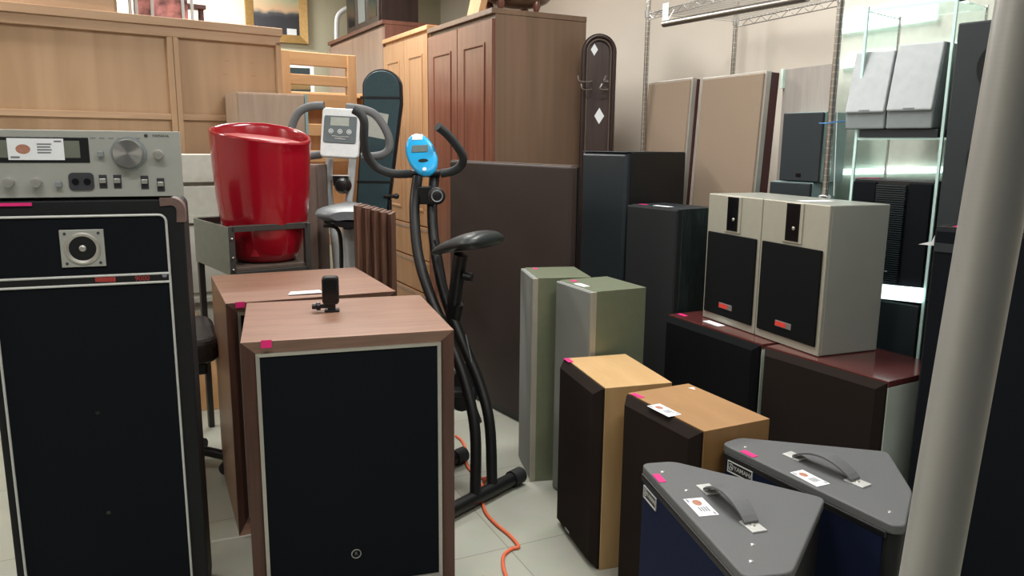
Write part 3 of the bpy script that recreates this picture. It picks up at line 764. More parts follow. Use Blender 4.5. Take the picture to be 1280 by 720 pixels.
# added glowing bands standing in for bright reflections at the glass case
lb = thing('reflection_glow', 'glowing white bands standing in for reflections behind the glass case', 'light', (c0.x, c0.y, 0), gyaw)
def glow_bar(px0, py0, px1, py1, thick, y_=gd+.12):
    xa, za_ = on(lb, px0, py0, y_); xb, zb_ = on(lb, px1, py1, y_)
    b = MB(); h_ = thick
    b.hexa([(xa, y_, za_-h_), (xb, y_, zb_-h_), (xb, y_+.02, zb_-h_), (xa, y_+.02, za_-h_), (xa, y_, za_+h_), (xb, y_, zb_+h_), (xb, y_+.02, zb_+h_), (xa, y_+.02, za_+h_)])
    b.build('glow_band', 'glow_band', lb, .004)
glow_bar(1050, 31, 1170, 12, .035)
glow_bar(1050, 80, 1200, 58, .018)
glow_bar(1050, 215, 1180, 212, .012)
glow_bar(1095, 364, 1152, 370, .026, -.03)
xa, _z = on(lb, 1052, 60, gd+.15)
bx('glow_backing', (xa, gw+.25, gd+.145, gd+.16, .9, 2.0), 'wall_cream' if 'wall_cream' in M else 'pale_grey', lb, .002)  # added pale panel backing the glowing bands
bpy.data.objects.get('glow_backing').data.materials.clear(); M['mint_wall'] = mat('mint_wall', (206, 212, 200), .6); bpy.data.objects['glow_backing'].data.materials.append(M['mint_wall'])

# small grey speakers on the shelf
def grey_speaker(label, px0, px1, pyt, pyb):
    zb_ = zsh['mid']+.03
    xa, _ = on(t, px0, 150, -.02); xb, _ = on(t, px1, 150, -.02)
    w_ = xb-xa; h_ = on(t, px0, pyt, .03)[1]-zb_
    p0 = Vector(t.location); a = R(gyaw); uu = Vector((math.cos(a), math.sin(a), 0)); vv = Vector((-uu.y, uu.x, 0))
    loc = p0+uu*(xa+w_/2)+vv*(-.02)
    g = thing('bookshelf_speaker', label, 'speaker', (loc.x, loc.y, zb_), gyaw, 'small pale grey speakers')
    w2 = w_/2-.001; fh = h_*.2
    b = MB(); b.prism([(0, .0), (.15, .0), (.15, h_), (.05, h_), (.0, fh)], -w2, w2, 'x'); b.build('cabinet', 'mid_grey', g, .006, 3)
    b = MB(); b.prism([(-.012, fh+.005), (0, fh), (.05, h_), (.036, h_)], -w2+.002, w2-.002, 'x'); b.build('grille', 'pale_grey', g, .005, 3)
    bx('badge', (-.02, .02, -.012, -.008, fh+.008, fh+.014), 'mid_grey', g, .001)
    return g
grey_speaker('small pale grey speaker on glass shelf, nearer the chrome post', 1056, 1106, 68, 165)
grey_speaker('small pale grey speaker on glass shelf, nearer the black tower', 1107, 1166, 58, 165)
p0 = Vector(t.location); uu = Vector((math.cos(R(gyaw)), math.sin(R(gyaw)), 0)); vv = Vector((-uu.y, uu.x, 0))
c_ = p0+uu*(gw/2)+vv*(gd/2-.02)
k = thing('disc_player', 'flat black component under the small grey speakers', 'stereo component', (c_.x, c_.y, zsh['mid']+.0005), gyaw)
bx('case', (-gw/2+.015, gw/2-.015, -gd/2+.02, gd/2-.02, 0, .028), 'black_satin', k, .003)
bx('front_panel', (-gw/2+.012, gw/2-.012, -gd/2+.012, -gd/2+.02, 0, .0285), 'black_slate', k, .002)
# black speaker with ribbed column
zc = zsh['bottom']-.011; zt_ = at(1110, 224, Y=2.85).z
k = thing('centre_speaker', 'black speaker with finely ribbed centre column inside glass case', 'speaker', (c_.x, c_.y, zc), gyaw)
hh = zt_-zc
bx('cabinet', (-gw/2+.008, gw/2-.008, -gd/2+.02, gd/2-.03, 0, hh), 'black_satin', k, .004)
bx('side_panel', (-gw/2+.01, -.055, -gd/2+.008, -gd/2+.022, .04, hh-.01), 'grille_black', k, .003)
bx('side_panel', (.06, gw/2-.01, -gd/2+.008, -gd/2+.022, .04, hh-.01), 'grille_black', k, .003)
b = MB()
for q in range(46):
    z_ = .045+(hh-.06)*q/46; b.box(-.05, .055, -gd/2+.0, -gd/2+.018, z_, z_+(hh-.06)/46*.55)
b.build('ribbed_grille', 'black_slate', k)
b = MB(); b.box(-.03, .02, -gd/2-.002, -gd/2+.004, .09, .094); b.build('name_bar', 'alu', k)
pink_tag(k, -.12, -.05, hh+.0003, .09, .03, 0)
k = thing('amplifier', 'black component on the lowest glass shelf beneath ribbed speaker', 'stereo component', (c_.x, c_.y, .1), gyaw)
bx('case', (-gw/2+.015, gw/2-.015, -gd/2+.02, gd/2-.02, 0, zsh['bottom']-.13), 'black_satin', k, .004)
bx('front_panel', (-gw/2+.012, gw/2-.012, -gd/2+.008, -gd/2+.02, 0, zsh['bottom']-.132), 'black_slate', k, .002)

# ------------------------------------------------------------------ foreground shelving post
a = at(1287, 0, Y=.3); c = at(1161, 720, Y=.3)
dirv = (a-c).normalized()
rad = .3*35.5/FPX
lo_ = c-dirv*(c.z/dirv.z); hi_ = c+dirv*1.3
t = thing('rack_post', 'blurred satin steel rack post rising close to the camera', 'post', (lo_.x, lo_.y, 0), 0)
q = dirv.to_track_quat('Z', 'Y')
b = MB(); L_ = (hi_-lo_).length; b.lathe([(rad, 0.0), (rad, L_)], n=48); o = b.build('tube', 'satin_post', t, smooth=True); o.rotation_euler = q.to_euler()
b = MB(); b.lathe([(rad*1.5, 0), (rad*1.5, .012), (rad*1.05, .03)], n=32); b.build('levelling_foot', 'chrome', t, smooth=True)

# ------------------------------------------------------------------ wardrobes along the right wall
cor = Vector((-.125, 4.45, 0))
wy = 28-90   # doors look along -DU ; local x runs toward the camera side
def wardrobe(name, label, s0, s1, depth, h, door, side, kind, off=0):
    """doors face the aisle; s measured from the front corner into the shop"""
    a = cor+DV*s1+DU*off    # front-left as seen from the aisle
    w = s1-s0; yaw = 28-90
    t = thing(name, label, 'wardrobe', foot(a, yaw, w, depth), yaw)
    y0 = -depth/2
    bx('carcass', (-w/2, w/2, y0+.022, depth/2, 0, h-.03), side, t, .002)
    bx('top_panel', (-w/2-.0, w/2+.004, y0-.004, depth/2, h-.03, h), side if kind != 'cream' else side, t, .003)
    n = 2
    for i in range(n):
        x0 = -w/2+.004+i*w/n; x1 = x0+w/n-.008
        z0 = .06 if kind == 'mahogany' else (.78 if kind == 'drawers' else .06); z1 = h-.055
        dr = bx('door', (x0, x1, y0+.002, y0+.022, z0, z1), door, t, .002)
        if kind in ('mahogany', 'drawers'):
            m_ = .09; X0, X1, Z0, Z1 = x0+m_, x1-m_, z0+.1, z1-.12
            b = MB()
            b.rings([[(X0, y0+.003, Z0), (X1, y0+.003, Z0), (X1, y0+.003, Z1), (X0, y0+.003, Z1)],
                     [(X0, y0-.004, Z0), (X1, y0-.004, Z0), (X1, y0-.004, Z1), (X0, y0-.004, Z1)],
                     [(X0+.012, y0-.004, Z0+.012), (X1-.012, y0-.004, Z0+.012), (X1-.012, y0-.004, Z1-.012), (X0+.012, y0-.004, Z1-.012)],
                     [(X0+.02, y0+.001, Z0+.02), (X1-.02, y0+.001, Z0+.02), (X1-.02, y0+.001, Z1-.02), (X0+.02, y0+.001, Z1-.02)]], cap=False)
            b.build('moulding', door, dr)
    if kind == 'drawers':
        for k_ in range(3):
            z0 = .06+k_*.24
            dw_ = bx('drawer', (-w/2+.004, w/2-.004, y0+.002, y0+.022, z0, z0+.23), door, t, .003)
            bx('finger_groove', (-w/2+.02, w/2-.02, y0-.001, y0+.003, z0+.2, z0+.215), 'brown_door', dw_, 0)
    return t
WR = wardrobe('wardrobe', 'reddish brown two-door wardrobe with the broad side facing forward', 0, .96, .62, 2.09, 'mahogany', 'mahog_side', 'mahogany')
# put the lighter panel side on the wardrobe's near face via its own part
LW = wardrobe('wardrobe', 'light oak wardrobe with drawers between the two brown wardrobes', .965, 1.87, .6, 2.12, 'oak_door', 'pine_side', 'drawers')
BW = wardrobe('wardrobe', 'grey-brown wardrobe farthest back under the dark cupboard', 1.875, 3.45, .62, 2.27, 'brown_door', 'brown_side', 'plain')
# dark cupboard on the far wardrobe
a = cor+DV*2.95+DU*.04
w_, d_, h_ = .88, .33, .6
t = thing('wall_cupboard', 'very dark brown cupboard sitting on the far wardrobe', 'cupboard', foot(a, -62, w_, d_, 2.271), -62)
bx('carcass', (-w_/2, w_/2, -d_/2+.02, d_/2, 0, h_), 'espresso', t, .003)
for i in range(3):
    x0 = -w_/2+.004+i*w_/3; dr = bx('door', (x0, x0+w_/3-.008, -d_/2, -d_/2+.02, .01, h_-.01), 'espresso', t, .003)
    bx('pane', (x0+.05, x0+w_/3-.058, -d_/2-.002, -d_/2+.002, .06, h_-.06), 'mid_grey' if i == 1 else 'black_gloss', dr, 0)
# white curved tube of a frame on the far wardrobe
P = [at(421, 48, Y=7.3), at(421, 30, Y=7.3), at(423, 19, Y=7.3), at(431, 12, Y=7.3), at(443, 9, Y=7.3)]
P[0].z = 2.271
t = thing('bed_rail', 'white curved metal rail standing at the far wardrobe end', 'rail', (P[0].x, P[0].y, 2.27), 0)
o_ = Vector(t.location)
b = MB(); b.tube([p-o_ for p in smooth_path(P+[at(470, 9, Y=7.2), Vector((at(470, 48, Y=7.2).x, at(470, 48, Y=7.2).y, 2.271))])], .022, 12); b.build('tube', 'white_plastic', t, smooth=True)

# wooden stool lying on the wardrobe
c_ = cor+DV*.3+DU*.25
t = thing('wooden_stool', 'small brown wooden rocking stool on top of the reddish wardrobe', 'stool', (c_.x, c_.y, 2.091), 28)
b = MB(); b.sphere((.06, 0, .15), .15, 1.6, .8, .6); b.build('body', 'mahog_side', t, smooth=True)
for x_ in (-.08, .16):
    for y_ in (-.07, .08):
        b = MB(); b.lathe([(.016, 0), (.024, .02), (.014, .04), (.026, .07), (.02, .1)], (x_, y_, 0), n=14); b.build('leg', 'mahogany', t, smooth=True)
bx('seat_board', (-.2, .1, -.11, .1, .1, .13), 'mahogany', t, .006)
b = MB(); b.hexa([(-.24, -.1, 0), (-.2, -.1, 0), (-.2, .06, 0), (-.24, .06, 0), (-.2, -.1, .16), (-.15, -.1, .16), (-.15, .06, .16), (-.2, .06, .16)]); b.build('end_board', 'pine_side', t, .004)

# arched dark coat rack
c_ = at(745, 190, Y=4.62)
t = thing('coat_rack', 'dark arched wooden coat rack with white tags beside the wardrobe', 'coat rack', (c_.x, c_.y, 0), 4)
zt_ = at(746, 43, Y=4.62).z; hw = .098
def arch(w, z0, z1, n=16): return [(-w, z0), (w, z0)]+[(w*math.cos(R(180*k/n)), z1-w+w*math.sin(R(180*k/n))) for k in range(n+1)]
b = MB(); b.prism(arch(hw-.03, .05, zt_-.03), .0, .02, 'y'); b.build('back_board', 'dark_arch', t, .003)
b = MB(); P = [(-hw+.01, -.01, 0)]+[((hw-.01)*math.cos(R(180-180*k/16)), -.01, zt_-hw+(hw-.01)*math.sin(R(180*k/16))) for k in range(17)]+[(hw-.01, -.01, 0)]
b.tube(P, .014, 10); b.build('outer_frame', 'espresso', t, smooth=True)
P = [((x_)*.78, -.012, zt_-hw+(z_-zt_+hw)*.78 if z_ > zt_-hw else z_) for x_, y_, z_ in P]; b = MB(); b.tube(P, .006, 8); b.build('inner_rim', 'cocoa_edge', t, smooth=True)
for (px, py, s_) in ((743, 62, .026), (749, 145, .036)):
    x_, z_ = on(t, px, py, -.002); b = MB(); b.prism([(0, -s_*1.3), (s_*.8, 0), (0, s_*1.3), (-s_*.8, 0)], -.002, -.0005, 'y'); o = b.build('white_tag', 'paper', t); o.location = (x_, 0, z_)
for sx, px, py in ((-1, 722, 97), (1, 757, 97), (-1, 726, 107), (1, 752, 107)):
    x_, z_ = on(t, px, py, -.06); b = MB(); b.tube(smooth_path([(sx*.04, -.004, z_-.01), (sx*.05, -.05, z_-.02), (x_-sx*.01, -.07, z_-.02), (x_, -.07, z_+.01)]), .004, 8); b.build('hook', 'steel', t, smooth=True)

# ------------------------------------------------------------------ black folding exercise bike
t = thing('exercise_bike', 'black folding exercise bike with a bright blue console', 'exercise bike', (-.24, 3.08, 0), 0)
o_ = Vector(t.location)
def loc(px, py, Y): return at(px, py, Y=Y)-o_
def tub(name, pts, r, m, parent=t, n=12, flat=1.0, sm=True):
    b = MB(); b.tube(smooth_path(pts) if sm else pts, r, n, flat=flat); return b.build(name, m, parent, smooth=True)
nb_r = at(645, 596, z=.035)-o_; nb_l = at(560, 640, z=.035)-o_; ddir = (nb_r-nb_l).normalized(); nb_l = nb_r-ddir*.46
fb = tub('front_base', [nb_l, nb_r], .027, 'black_satin', sm=False, n=16)
for p_, s_ in ((nb_l, -1), (nb_r, 1)):
    b = MB(); b.tube([p_-ddir*.03*s_, p_+ddir*.03*s_], .033, 16); b.build('end_cap', 'rubber', fb, smooth=True)
rb_r = at(574, 570, z=.035)-o_; rb_l = rb_r-ddir*.41
rbar = tub('rear_base', [rb_l, rb_r], .027, 'black_satin', sm=False, n=16)
b = MB(); b.tube([rb_r-ddir*.03, rb_r+ddir*.03], .033, 16); b.build('end_cap', 'rubber', rbar, smooth=True)
def leg_path(pxs, D0, D1):
    n = len(pxs); return [loc(px, py, D0+(D1-D0)*i/(n-1)) for i, (px, py) in enumerate(pxs)]
l1 = tub('frame_leg', leg_path([(522, 222), (518, 262), (523, 320), (540, 375), (562, 425), (582, 480), (594, 540), (594, 618)], 3.18, at(594, 618, z=.05).y), .0215, 'black_satin')
l2 = tub('frame_leg', leg_path([(543, 222), (540, 262), (544, 312), (556, 370), (577, 425), (599, 478), (612, 530), (615, 606)], 3.22, at(615, 606, z=.05).y), .0215, 'black_satin')
hb = loc(574, 312, 2.95); 
tub('seat_post', [loc(576, 318, 2.95), loc(570, 360, 2.98), loc(563, 410, 3.03)], .027, 'black_plastic')
tub('seat_leg', [loc(572, 380, 2.99), loc(560, 440, 3.06), loc(548, 500, 3.13), rb_r-ddir*.23+Vector((0, 0, .02))], .024, 'black_satin')
tub('seat_leg', [loc(545, 300, 3.1), loc(557, 370, 3.06), loc(566, 420, 3.04), loc(578, 470, 3.02)], .014, 'black_satin')
b = MB(); b.tube([loc(580, 345, 2.94), loc(590, 347, 2.93)], .018, 12); b.build('adjust_knob', 'black_plastic', t, smooth=True)
# crank housing
cc = loc(588, 486, 2.98); 
b = MB(); b.tube([cc+Vector((-.08, .06, 0)), cc+Vector((-.02, .02, 0))], .1, 24); b.build('flywheel_cover', 'black_plastic', t, smooth=True)
cr = tub('crank', [loc(578, 468, 2.93), loc(592, 506, 2.9), loc(600, 528, 2.9)], .009, 'steel', n=8)
b = MB(); b.box(-.05, .05, -.035, .035, -.012, .012); o = b.build('pedal', 'black_plastic', t, .005); o.location = loc(578, 490, 2.88)
for q_ in ((575, 459), (583, 482), (603, 500)):
    b = MB(); b.sphere(loc(q_[0], q_[1], 2.9), .008); b.build('bolt', 'chrome', t, smooth=True)
tub('tension_cable', [loc(582, 418, 2.95), loc(588, 445, 2.93), loc(594, 478, 2.93)], .0025, 'mid_grey', n=6)
# saddle
b = MB(); rows = []
sa = loc(541, 318, 3.02); sb = loc(616, 303, 2.86); sd = (sb-sa); sl = sd.length; sd.normalize(); sn = sd.cross(Vector((0, 0, 1))).normalized()
prof = [(0, .018, .012), (.08, .03, .02), (.25, .045, .03), (.5, .08, .036), (.75, .12, .044), (.92, .115, .04), (1, .08, .026)]
for s_, wv, hv in prof:
    c_ = sa+sd*sl*s_+Vector((0, 0, .006+.012*math.sin(s_*3)))
    rows.append([tuple(c_+sn*wv*math.cos(R(a))+Vector((0, 0, hv*math.sin(R(a))*(1 if math.sin(R(a)) > 0 else .7)))) for a in range(0, 360, 22)])
n_ = min(len(r) for r in rows); rows = [r[:n_] for r in rows]
b.rings(rows); o = b.build('saddle', 'seat_black', t, smooth=True); o.modifiers.clear(); md = o.modifiers.new('s', 'SUBSURF'); md.levels = 1; md.render_levels = 1
# handlebar
hl = [loc(442, 137, 3.12), loc(450, 142, 3.12), loc(455, 152, 3.12), loc(455, 175, 3.14), loc(459, 194, 3.17), loc(472, 210, 3.2), loc(492, 217, 3.2), loc(515, 217, 3.2)]
tub('handlebar', [loc(515, 217, 3.2), loc(550, 217, 3.2)], .015, 'black_plastic', sm=False)
g1 = tub('grip', hl, .0175, 'foam_black')
g2 = tub('grip', [loc(551, 217, 3.2), loc(566, 214, 3.2), loc(576, 207, 3.2), loc(579, 198, 3.18), loc(575, 188, 3.16), loc(561, 170, 3.12), loc(547, 158, 3.08)], .0175, 'foam_black')
# console
cn = thing('tmp', 'x', 'x'); bpy.data.objects.remove(cn)
cc = loc(528, 195.5, 3.12)
b = MB(); pr = []
for s_, k_ in ((.9, 0), (1, .008), (1, .016), (.93, .023), (.8, .026)):
    pr.append([(.062*s_*math.cos(R(a))-.026*s_*math.sin(R(a)), -k_, .094*s_*math.sin(R(a))) for a in range(0, 360, 12)])
b.rings(pr); co = b.build('console', 'sky_blue', t, smooth=True); co.location = cc; co.rotation_euler = (R(-28), R(-3), R(-8))
bx('screen', (-.038, .028, -.0285, -.025, .005, .036), 'lcd_dark', co, .001)
bx('top_label', (-.04, .003, -.0275, -.0245, .06, .085), 'white_plastic', co, .001)
b = MB(); b.lathe([(.021, .0255), (.019, .0285)], (0, 0, 0), 'y', 24); b.xf(Matrix.Diagonal((1, 1, .35, 1))); b.xf(Matrix.Translation((.012, 0, -.032))); b.build('button', 'black_plastic', co)
b = MB(); b.lathe([(.009, .025), (.008, .028)], (.02, 0, -.07), 'y', 16); b.build('round_logo', 'white_plastic', co)
# housing + tension knob
ch = loc(534, 244, 3.16)
b = MB(); b.prism(rrect(-.04, .035, -.036, .036, .015), -.03, .03, 'y'); o = b.build('bracket', 'black_plastic', t, .004); o.location = ch
kk = loc(546, 245, 3.1); b = MB(); b.lathe([(.034, -.02), (.034, .008), (.026, .014)], (0, 0, 0), 'y', 28); kn = b.build('tension_knob', 'black_plastic', t, smooth=True); kn.location = kk; kn.rotation_euler = (0, 0, R(10))
b = MB(); b.lathe([(.0235, .0145), (.0225, .016), (.019, .0145)], (0, 0, 0), 'y', 28, cap=False); b.build('knob_scale', 'mid_grey', kn)

# ------------------------------------------------------------------ white exercise bike behind
t = thing('exercise_bike', 'white exercise bike with grey looped grips and square console', 'exercise bike', (-.95, 4.1, 0), 0)
o_ = Vector(t.location); D = 4.2
tub2 = lambda *a, **k_: tub(*a, parent=t, **k_)
def L4(px, py, Y=D): return at(px, py, Y=Y)-o_
b = MB()
cn = L4(427, 168, 4.12)
b.prism(rrect(-.1, .1, -.128, .13, .022), -.035, .0, 'y'); co = b.build('console', 'white_plastic', t, .008, 3); co.location = cn; co.rotation_euler = (R(-12), R(2.5), 0)
fpn = MB(); fpn.prism(rrect(-.086, .084, -.054, .088, .01), -.04, -.034, 'y'); fpo = fpn.build('face_plate', 'console_grey', co, .002)
bx('screen', (-.052, .044, -.0415, -.039, .035, .08), 'lcd', fpo, .001)
for x_ in (-.047, 0, .047):
    b = MB(); b.lathe([(.0125, .04), (.0125, .043), (.009, .043), (.009, .041)], (x_, 0, .006), 'y', 20, cap=False); b.lathe([(.005, .04), (.005, .0425)], (x_, 0, .006), 'y', 10); b.build('button', 'white_plastic', fpo, smooth=True)
b = MB(); b.tube([(-.04, -.041, -.018), (.0, -.041, -.023), (.045, -.041, -.02)], .0022, 6); b.tube([(-.025, -.041, -.032), (.03, -.041, -.034)], .003, 6); b.build('print_arc', 'white_trim', fpo)
tub2('grip', [L4(405, 132), L4(388, 133), L4(374, 140), L4(366, 155), L4(362, 175), L4(361, 188), L4(368, 196), L4(384, 195), L4(402, 193)], .0215, 'foam_grey')
tub2('grip', [L4(433, 134), L4(450, 136), L4(467, 142), L4(478, 155), L4(486, 172), L4(486, 186), L4(476, 194), L4(452, 196)], .0215, 'foam_grey')
lp = tub2('upright_tube', [L4(412, 198), L4(411, 235), L4(415, 270), L4(421, 335), Vector((L4(424, 360).x, L4(424, 360).y, .12))], .02, 'bike_white')
tub2('upright_tube', [L4(441, 198), L4(438, 235), L4(434, 270), L4(430, 330), Vector((L4(432, 360).x, L4(432, 360).y, .12))], .02, 'bike_white')
bx('cross_plate', (L4(414, 222).x, L4(438, 222).x, L4(425, 220).y-.02, L4(425, 220).y+.02, L4(425, 226).z, L4(425, 219).z), 'bike_white', t, .004)
k_ = L4(428, 232, 4.15); b = MB(); b.lathe([(.044, -.05), (.044, 0), (.03, .03), (.018, .034)], (0, 0, 0), 'y', 24); b.box(-.05, .03, 0, .05, .0, .05); kn = b.build('tension_knob', 'black_plastic', t, smooth=True); kn.location = k_
tub2('seat_post', [L4(436, 285, 3.85), L4(440, 345, 3.9), Vector((L4(441, 360, 3.9).x, L4(441, 360, 3.9).y, .3)), Vector((L4(437, 360, 4.0).x, 4.1-o_.y, .12))], .028, 'bike_white')
tub2('seat_bracket', [L4(405, 282, 3.85), L4(424, 290, 3.85), L4(427, 345, 3.9)], .01, 'black_plastic')
b = MB(); rows = []
sa = L4(437, 259, 4.05); sb = L4(437, 271, 3.72)
for s_, wv, hv in ((0, .03, .015), (.2, .05, .03), (.45, .1, .04), (.7, .17, .045), (.9, .165, .04), (1, .1, .025)):
    c_ = sa+(sb-sa)*s_; rows.append([(c_.x+wv*math.cos(R(a)), c_.y, c_.z+.012*(1-s_)+hv*math.sin(R(a))) for a in range(0, 360, 20)])
b.rings(rows); o = b.build('saddle', 'seat_grey', t, smooth=True)
b = MB(); rows = []
for s_, wv in ((.3, .05), (.6, .12), (.85, .13), (1, .08)):
    c_ = sa+(sb-sa)*s_; rows.append([(c_.x+wv*math.cos(R(a)), c_.y, c_.z-.035+.02*math.sin(R(a))) for a in range(0, 360, 20)])
b.rings(rows); b.build('saddle_base', 'black_plastic', t, smooth=True)
for yy in (3.72, 4.42):
    b = MB(); b.tube([Vector((-1.08, yy, .035))-o_, Vector((-.74, yy, .035))-o_], .028, 14); b.build('floor_bar', 'bike_white', t, smooth=True)
b = MB(); b.tube([Vector((-.93, 3.7, .05))-o_, Vector((-.93, 4.42, .05))-o_], .03, 12); b.build('frame_beam', 'bike_white', t, smooth=True)
b = MB(); b.lathe([(.2, -.05), (.22, -.03), (.22, .03), (.2, .05)], (.02, .05, .3), 'x', 36); b.build('flywheel_cover', 'black_plastic', t, smooth=True)

# ------------------------------------------------------------------ teal padded board
t = thing('exercise_bench', 'dark teal padded bench folded upright with rounded top', 'exercise bench', tuple(Vector((at(463, 300, Y=4.75).x, 4.75, 0))), 0)
zt_ = at(478, 86, Y=4.75).z
def tp(px, py): p_ = at(px, py, Y=4.75); return p_.x-t.location.x, p_.z
q = [tp(453, 130), tp(440, 330), tp(478, 330), tp(503, 130)]
cxm = (q[0][0]+q[3][0])/2; rr = (q[3][0]-q[0][0])/2; zc_ = zt_-rr*.93
outl = [q[1], q[2], q[3]]+[(cxm+rr*math.cos(R(a)), zc_+rr*.93*math.sin(R(a))) for a in range(10, 171, 10)]+[q[0]]
cen = Vector((sum(p[0] for p in outl)/len(outl), sum(p[1] for p in outl)/len(outl)))
def shr(P, k_): 
    out_ = []
    for x_, z_ in P: out_.append((cxm+(x_-cxm)*k_ if z_ > 1 else x_, z_-(.012 if z_ > 1.2 else 0)))
    return out_
b = MB(); b.prism(outl, 0, .05, 'y'); b.build('rim', 'black_satin', t, .006)
inner = [(q[1][0]+.012, q[1][1]), (q[2][0]-.012, q[2][1]), (q[3][0]-.012, q[3][1])]+[(cxm+(rr-.012)*math.cos(R(a)), zc_+(rr*.93-.012)*math.sin(R(a))) for a in range(10, 171, 10)]+[(q[0][0]+.012, q[0][1])]
b = MB(); b.prism(inner, -.018, .0, 'y'); b.build('pad', 'teal', t, .005, 3)
for (pa, pb) in (((451, 122), (502, 125)), ((447, 227), (490, 229))):
    (x0, z0), (x1, z1) = tp(*pa), tp(*pb); b = MB(); b.box(x0, x1, -.022, -.016, z0-.007, z0+.007); b.build('strap', 'black_satin', t, .001)
x_, z_ = tp(470, 155); b = MB(); b.box(-.07, .07, -.0205, -.0185, -.08, .07); o = b.build('paper_note', 'alu', t); o.data.materials.clear(); M['note'] = mat('note', (172, 176, 170), .6); o.data.materials.append(M['note']); o.location = (x_, 0, z_); o.rotation_euler = (0, R(10), 0)
for (px, hh_) in ((443, 0), (480, 0)):
    x_, z_ = tp(px, 320); b = MB(); b.tube([(x_*1.0, .025, z_+.05), (x_, .0, 0.0)], .016, 10); b.build('leg', 'black_satin', t, smooth=True)
kk = tp(489, 245); b = MB(); b.tube([(kk[0]-.01, -.02, kk[1]-.5), (kk[0]-.005, -.02, kk[1]-.02)], .011, 10); b.tube([(kk[0]-.04, -.02, kk[1]), (kk[0]+.03, -.02, kk[1])], .012, 10); b.sphere((kk[0]+.035, -.02, kk[1]), .018); b.build('clamp', 'black_plastic', t, smooth=True)

# folded accordion screen
c_ = at(466, 330, Y=3.42)
t = thing('folding_screen', 'folded dark wood accordion screen behind the rear walnut speaker', 'screen', (c_.x, c_.y, 0), 0)
x0 = at(443, 300, Y=3.42).x-c_.x; x1 = at(490, 300, Y=3.42).x-c_.x
zl = at(443, 256, Y=3.42).z; zr = at(490, 268, Y=3.42).z
n_ = 9; top_ = []
for k_ in range(n_):
    xa = x0+(x1-x0)*k_/n_; xb = x0+(x1-x0)*(k_+1)/n_; zz = zl+(zr-zl)*(k_+.5)/n_
    y_a = -.03 if k_ % 2 else .0; 
    b = MB(); b.hexa([(xa, y_a, 0), (xb, -.03-y_a, 0), (xb+.0, .12-y_a, 0), (xa, .15+y_a, 0), (xa, y_a, zz+.004*(k_ % 2)), (xb, -.03-y_a, zz), (xb, .12-y_a, zz), (xa, .15+y_a, zz)])
    b.build('panel', 'screen_wood', t, .001)

# ------------------------------------------------------------------ red bin in its stand
yaw = 37.7; fl = (-1.165, 3.165); w, d = .33, .45
t = thing('metal_stand', 'dark metal stand with grey side panel holding the red bin', 'stand', foot(fl, yaw, w, d), yaw)
hz, lz = 1.005, .815; fr_ = .013
for x_ in (-w/2, w/2):
    for y_ in (-d/2, d/2):
        b = MB(); b.box(x_-fr_, x_+fr_, y_-fr_, y_+fr_, 0, hz); lg = b.build('leg', 'frame_grey', t, .002)
bx('top_rail', (-w/2, w/2, -d/2-fr_, -d/2+fr_, hz-.024, hz+.002), 'frame_grey', t, .002)
bx('top_rail', (-w/2, w/2, d/2-fr_, d/2+fr_, hz-.024, hz+.002), 'frame_grey', t, .002)
bx('side_panel', (-w/2-.018, -w/2-.01, -d/2-.012, d/2+.012, lz-.01, hz), 'panel_grey', t, .002)
bx('shelf', (-w/2, w/2, -d/2, d/2, lz, lz+.015), 'cocoa_edge', t, .002)
bx('lower_rail', (-w/2, w/2, -d/2-fr_, -d/2+fr_, lz-.03, lz), 'frame_grey', t, .002)
for zz in (.955, .875, .825):
    b = MB(); b.sphere((-w/2, -d/2-fr_-.002, zz), .006); b.build('bolt', 'steel', t, smooth=True)
# bin
c_ = at(329, 240, Y=3.42)
t = thing('waste_bin', 'glossy red tapered bin with a slanted rim', 'bin', (c_.x, c_.y, lz+.0155), 0)
b = MB(); n = 56; rs = []
prof = [(.10, 0), (.124, .004), (.141, .018), (.152, .045), (.171, .11), (.187, .19), (.198, .28), (.205, .38), (.209, .46), (.21, .50)]
for r_, z_ in prof: rs.append([(r_*math.cos(2*math.pi*k/n), r_*.95*math.sin(2*math.pi*k/n), z_) for k in range(n)])
def rimz(x_, y_): return .566-.13*x_+.032*(y_/.2)-.012*(x_/.2)**2
for r_, dz in ((.213, -.012), (.214, -.004), (.211, .002), (.205, .002), (.2, -.004), (.197, -.014), (.192, -.07)):
    rs.append([(r_*math.cos(2*math.pi*k/n), r_*.95*math.sin(2*math.pi*k/n), rimz(r_*math.cos(2*math.pi*k/n), r_*.95*math.sin(2*math.pi*k/n))+dz) for k in range(n)])
b.rings(rs, cap=False); b.b.faces.new([v for v in b.b.verts[:n]][::-1])
bd = b.build('bin_body', 'red_gloss', t, smooth=True); bd.modifiers.clear()
b = MB(); rs = []
for r_, dz in ((.191, -.06), (.191, -.022), (.186, -.012), (.17, -.006), (.1, .004), (.03, .006)):
    rs.append([(r_*math.cos(2*math.pi*k/n)+.01*0, r_*.95*math.sin(2*math.pi*k/n), .562-.1*r_*math.cos(2*math.pi*k/n)-.02+dz) for k in range(n)])
b.rings(rs); b.build('inner_lid', 'red_gloss_dark', t, smooth=True)
b = MB(); b.prism([(-.02, -.02), (.02, -.02), (0, .02)], -.002, 0, 'y'); o = b.build('moulded_mark', 'red_gloss_dark', t); o.location = (.0, -.148, .055)

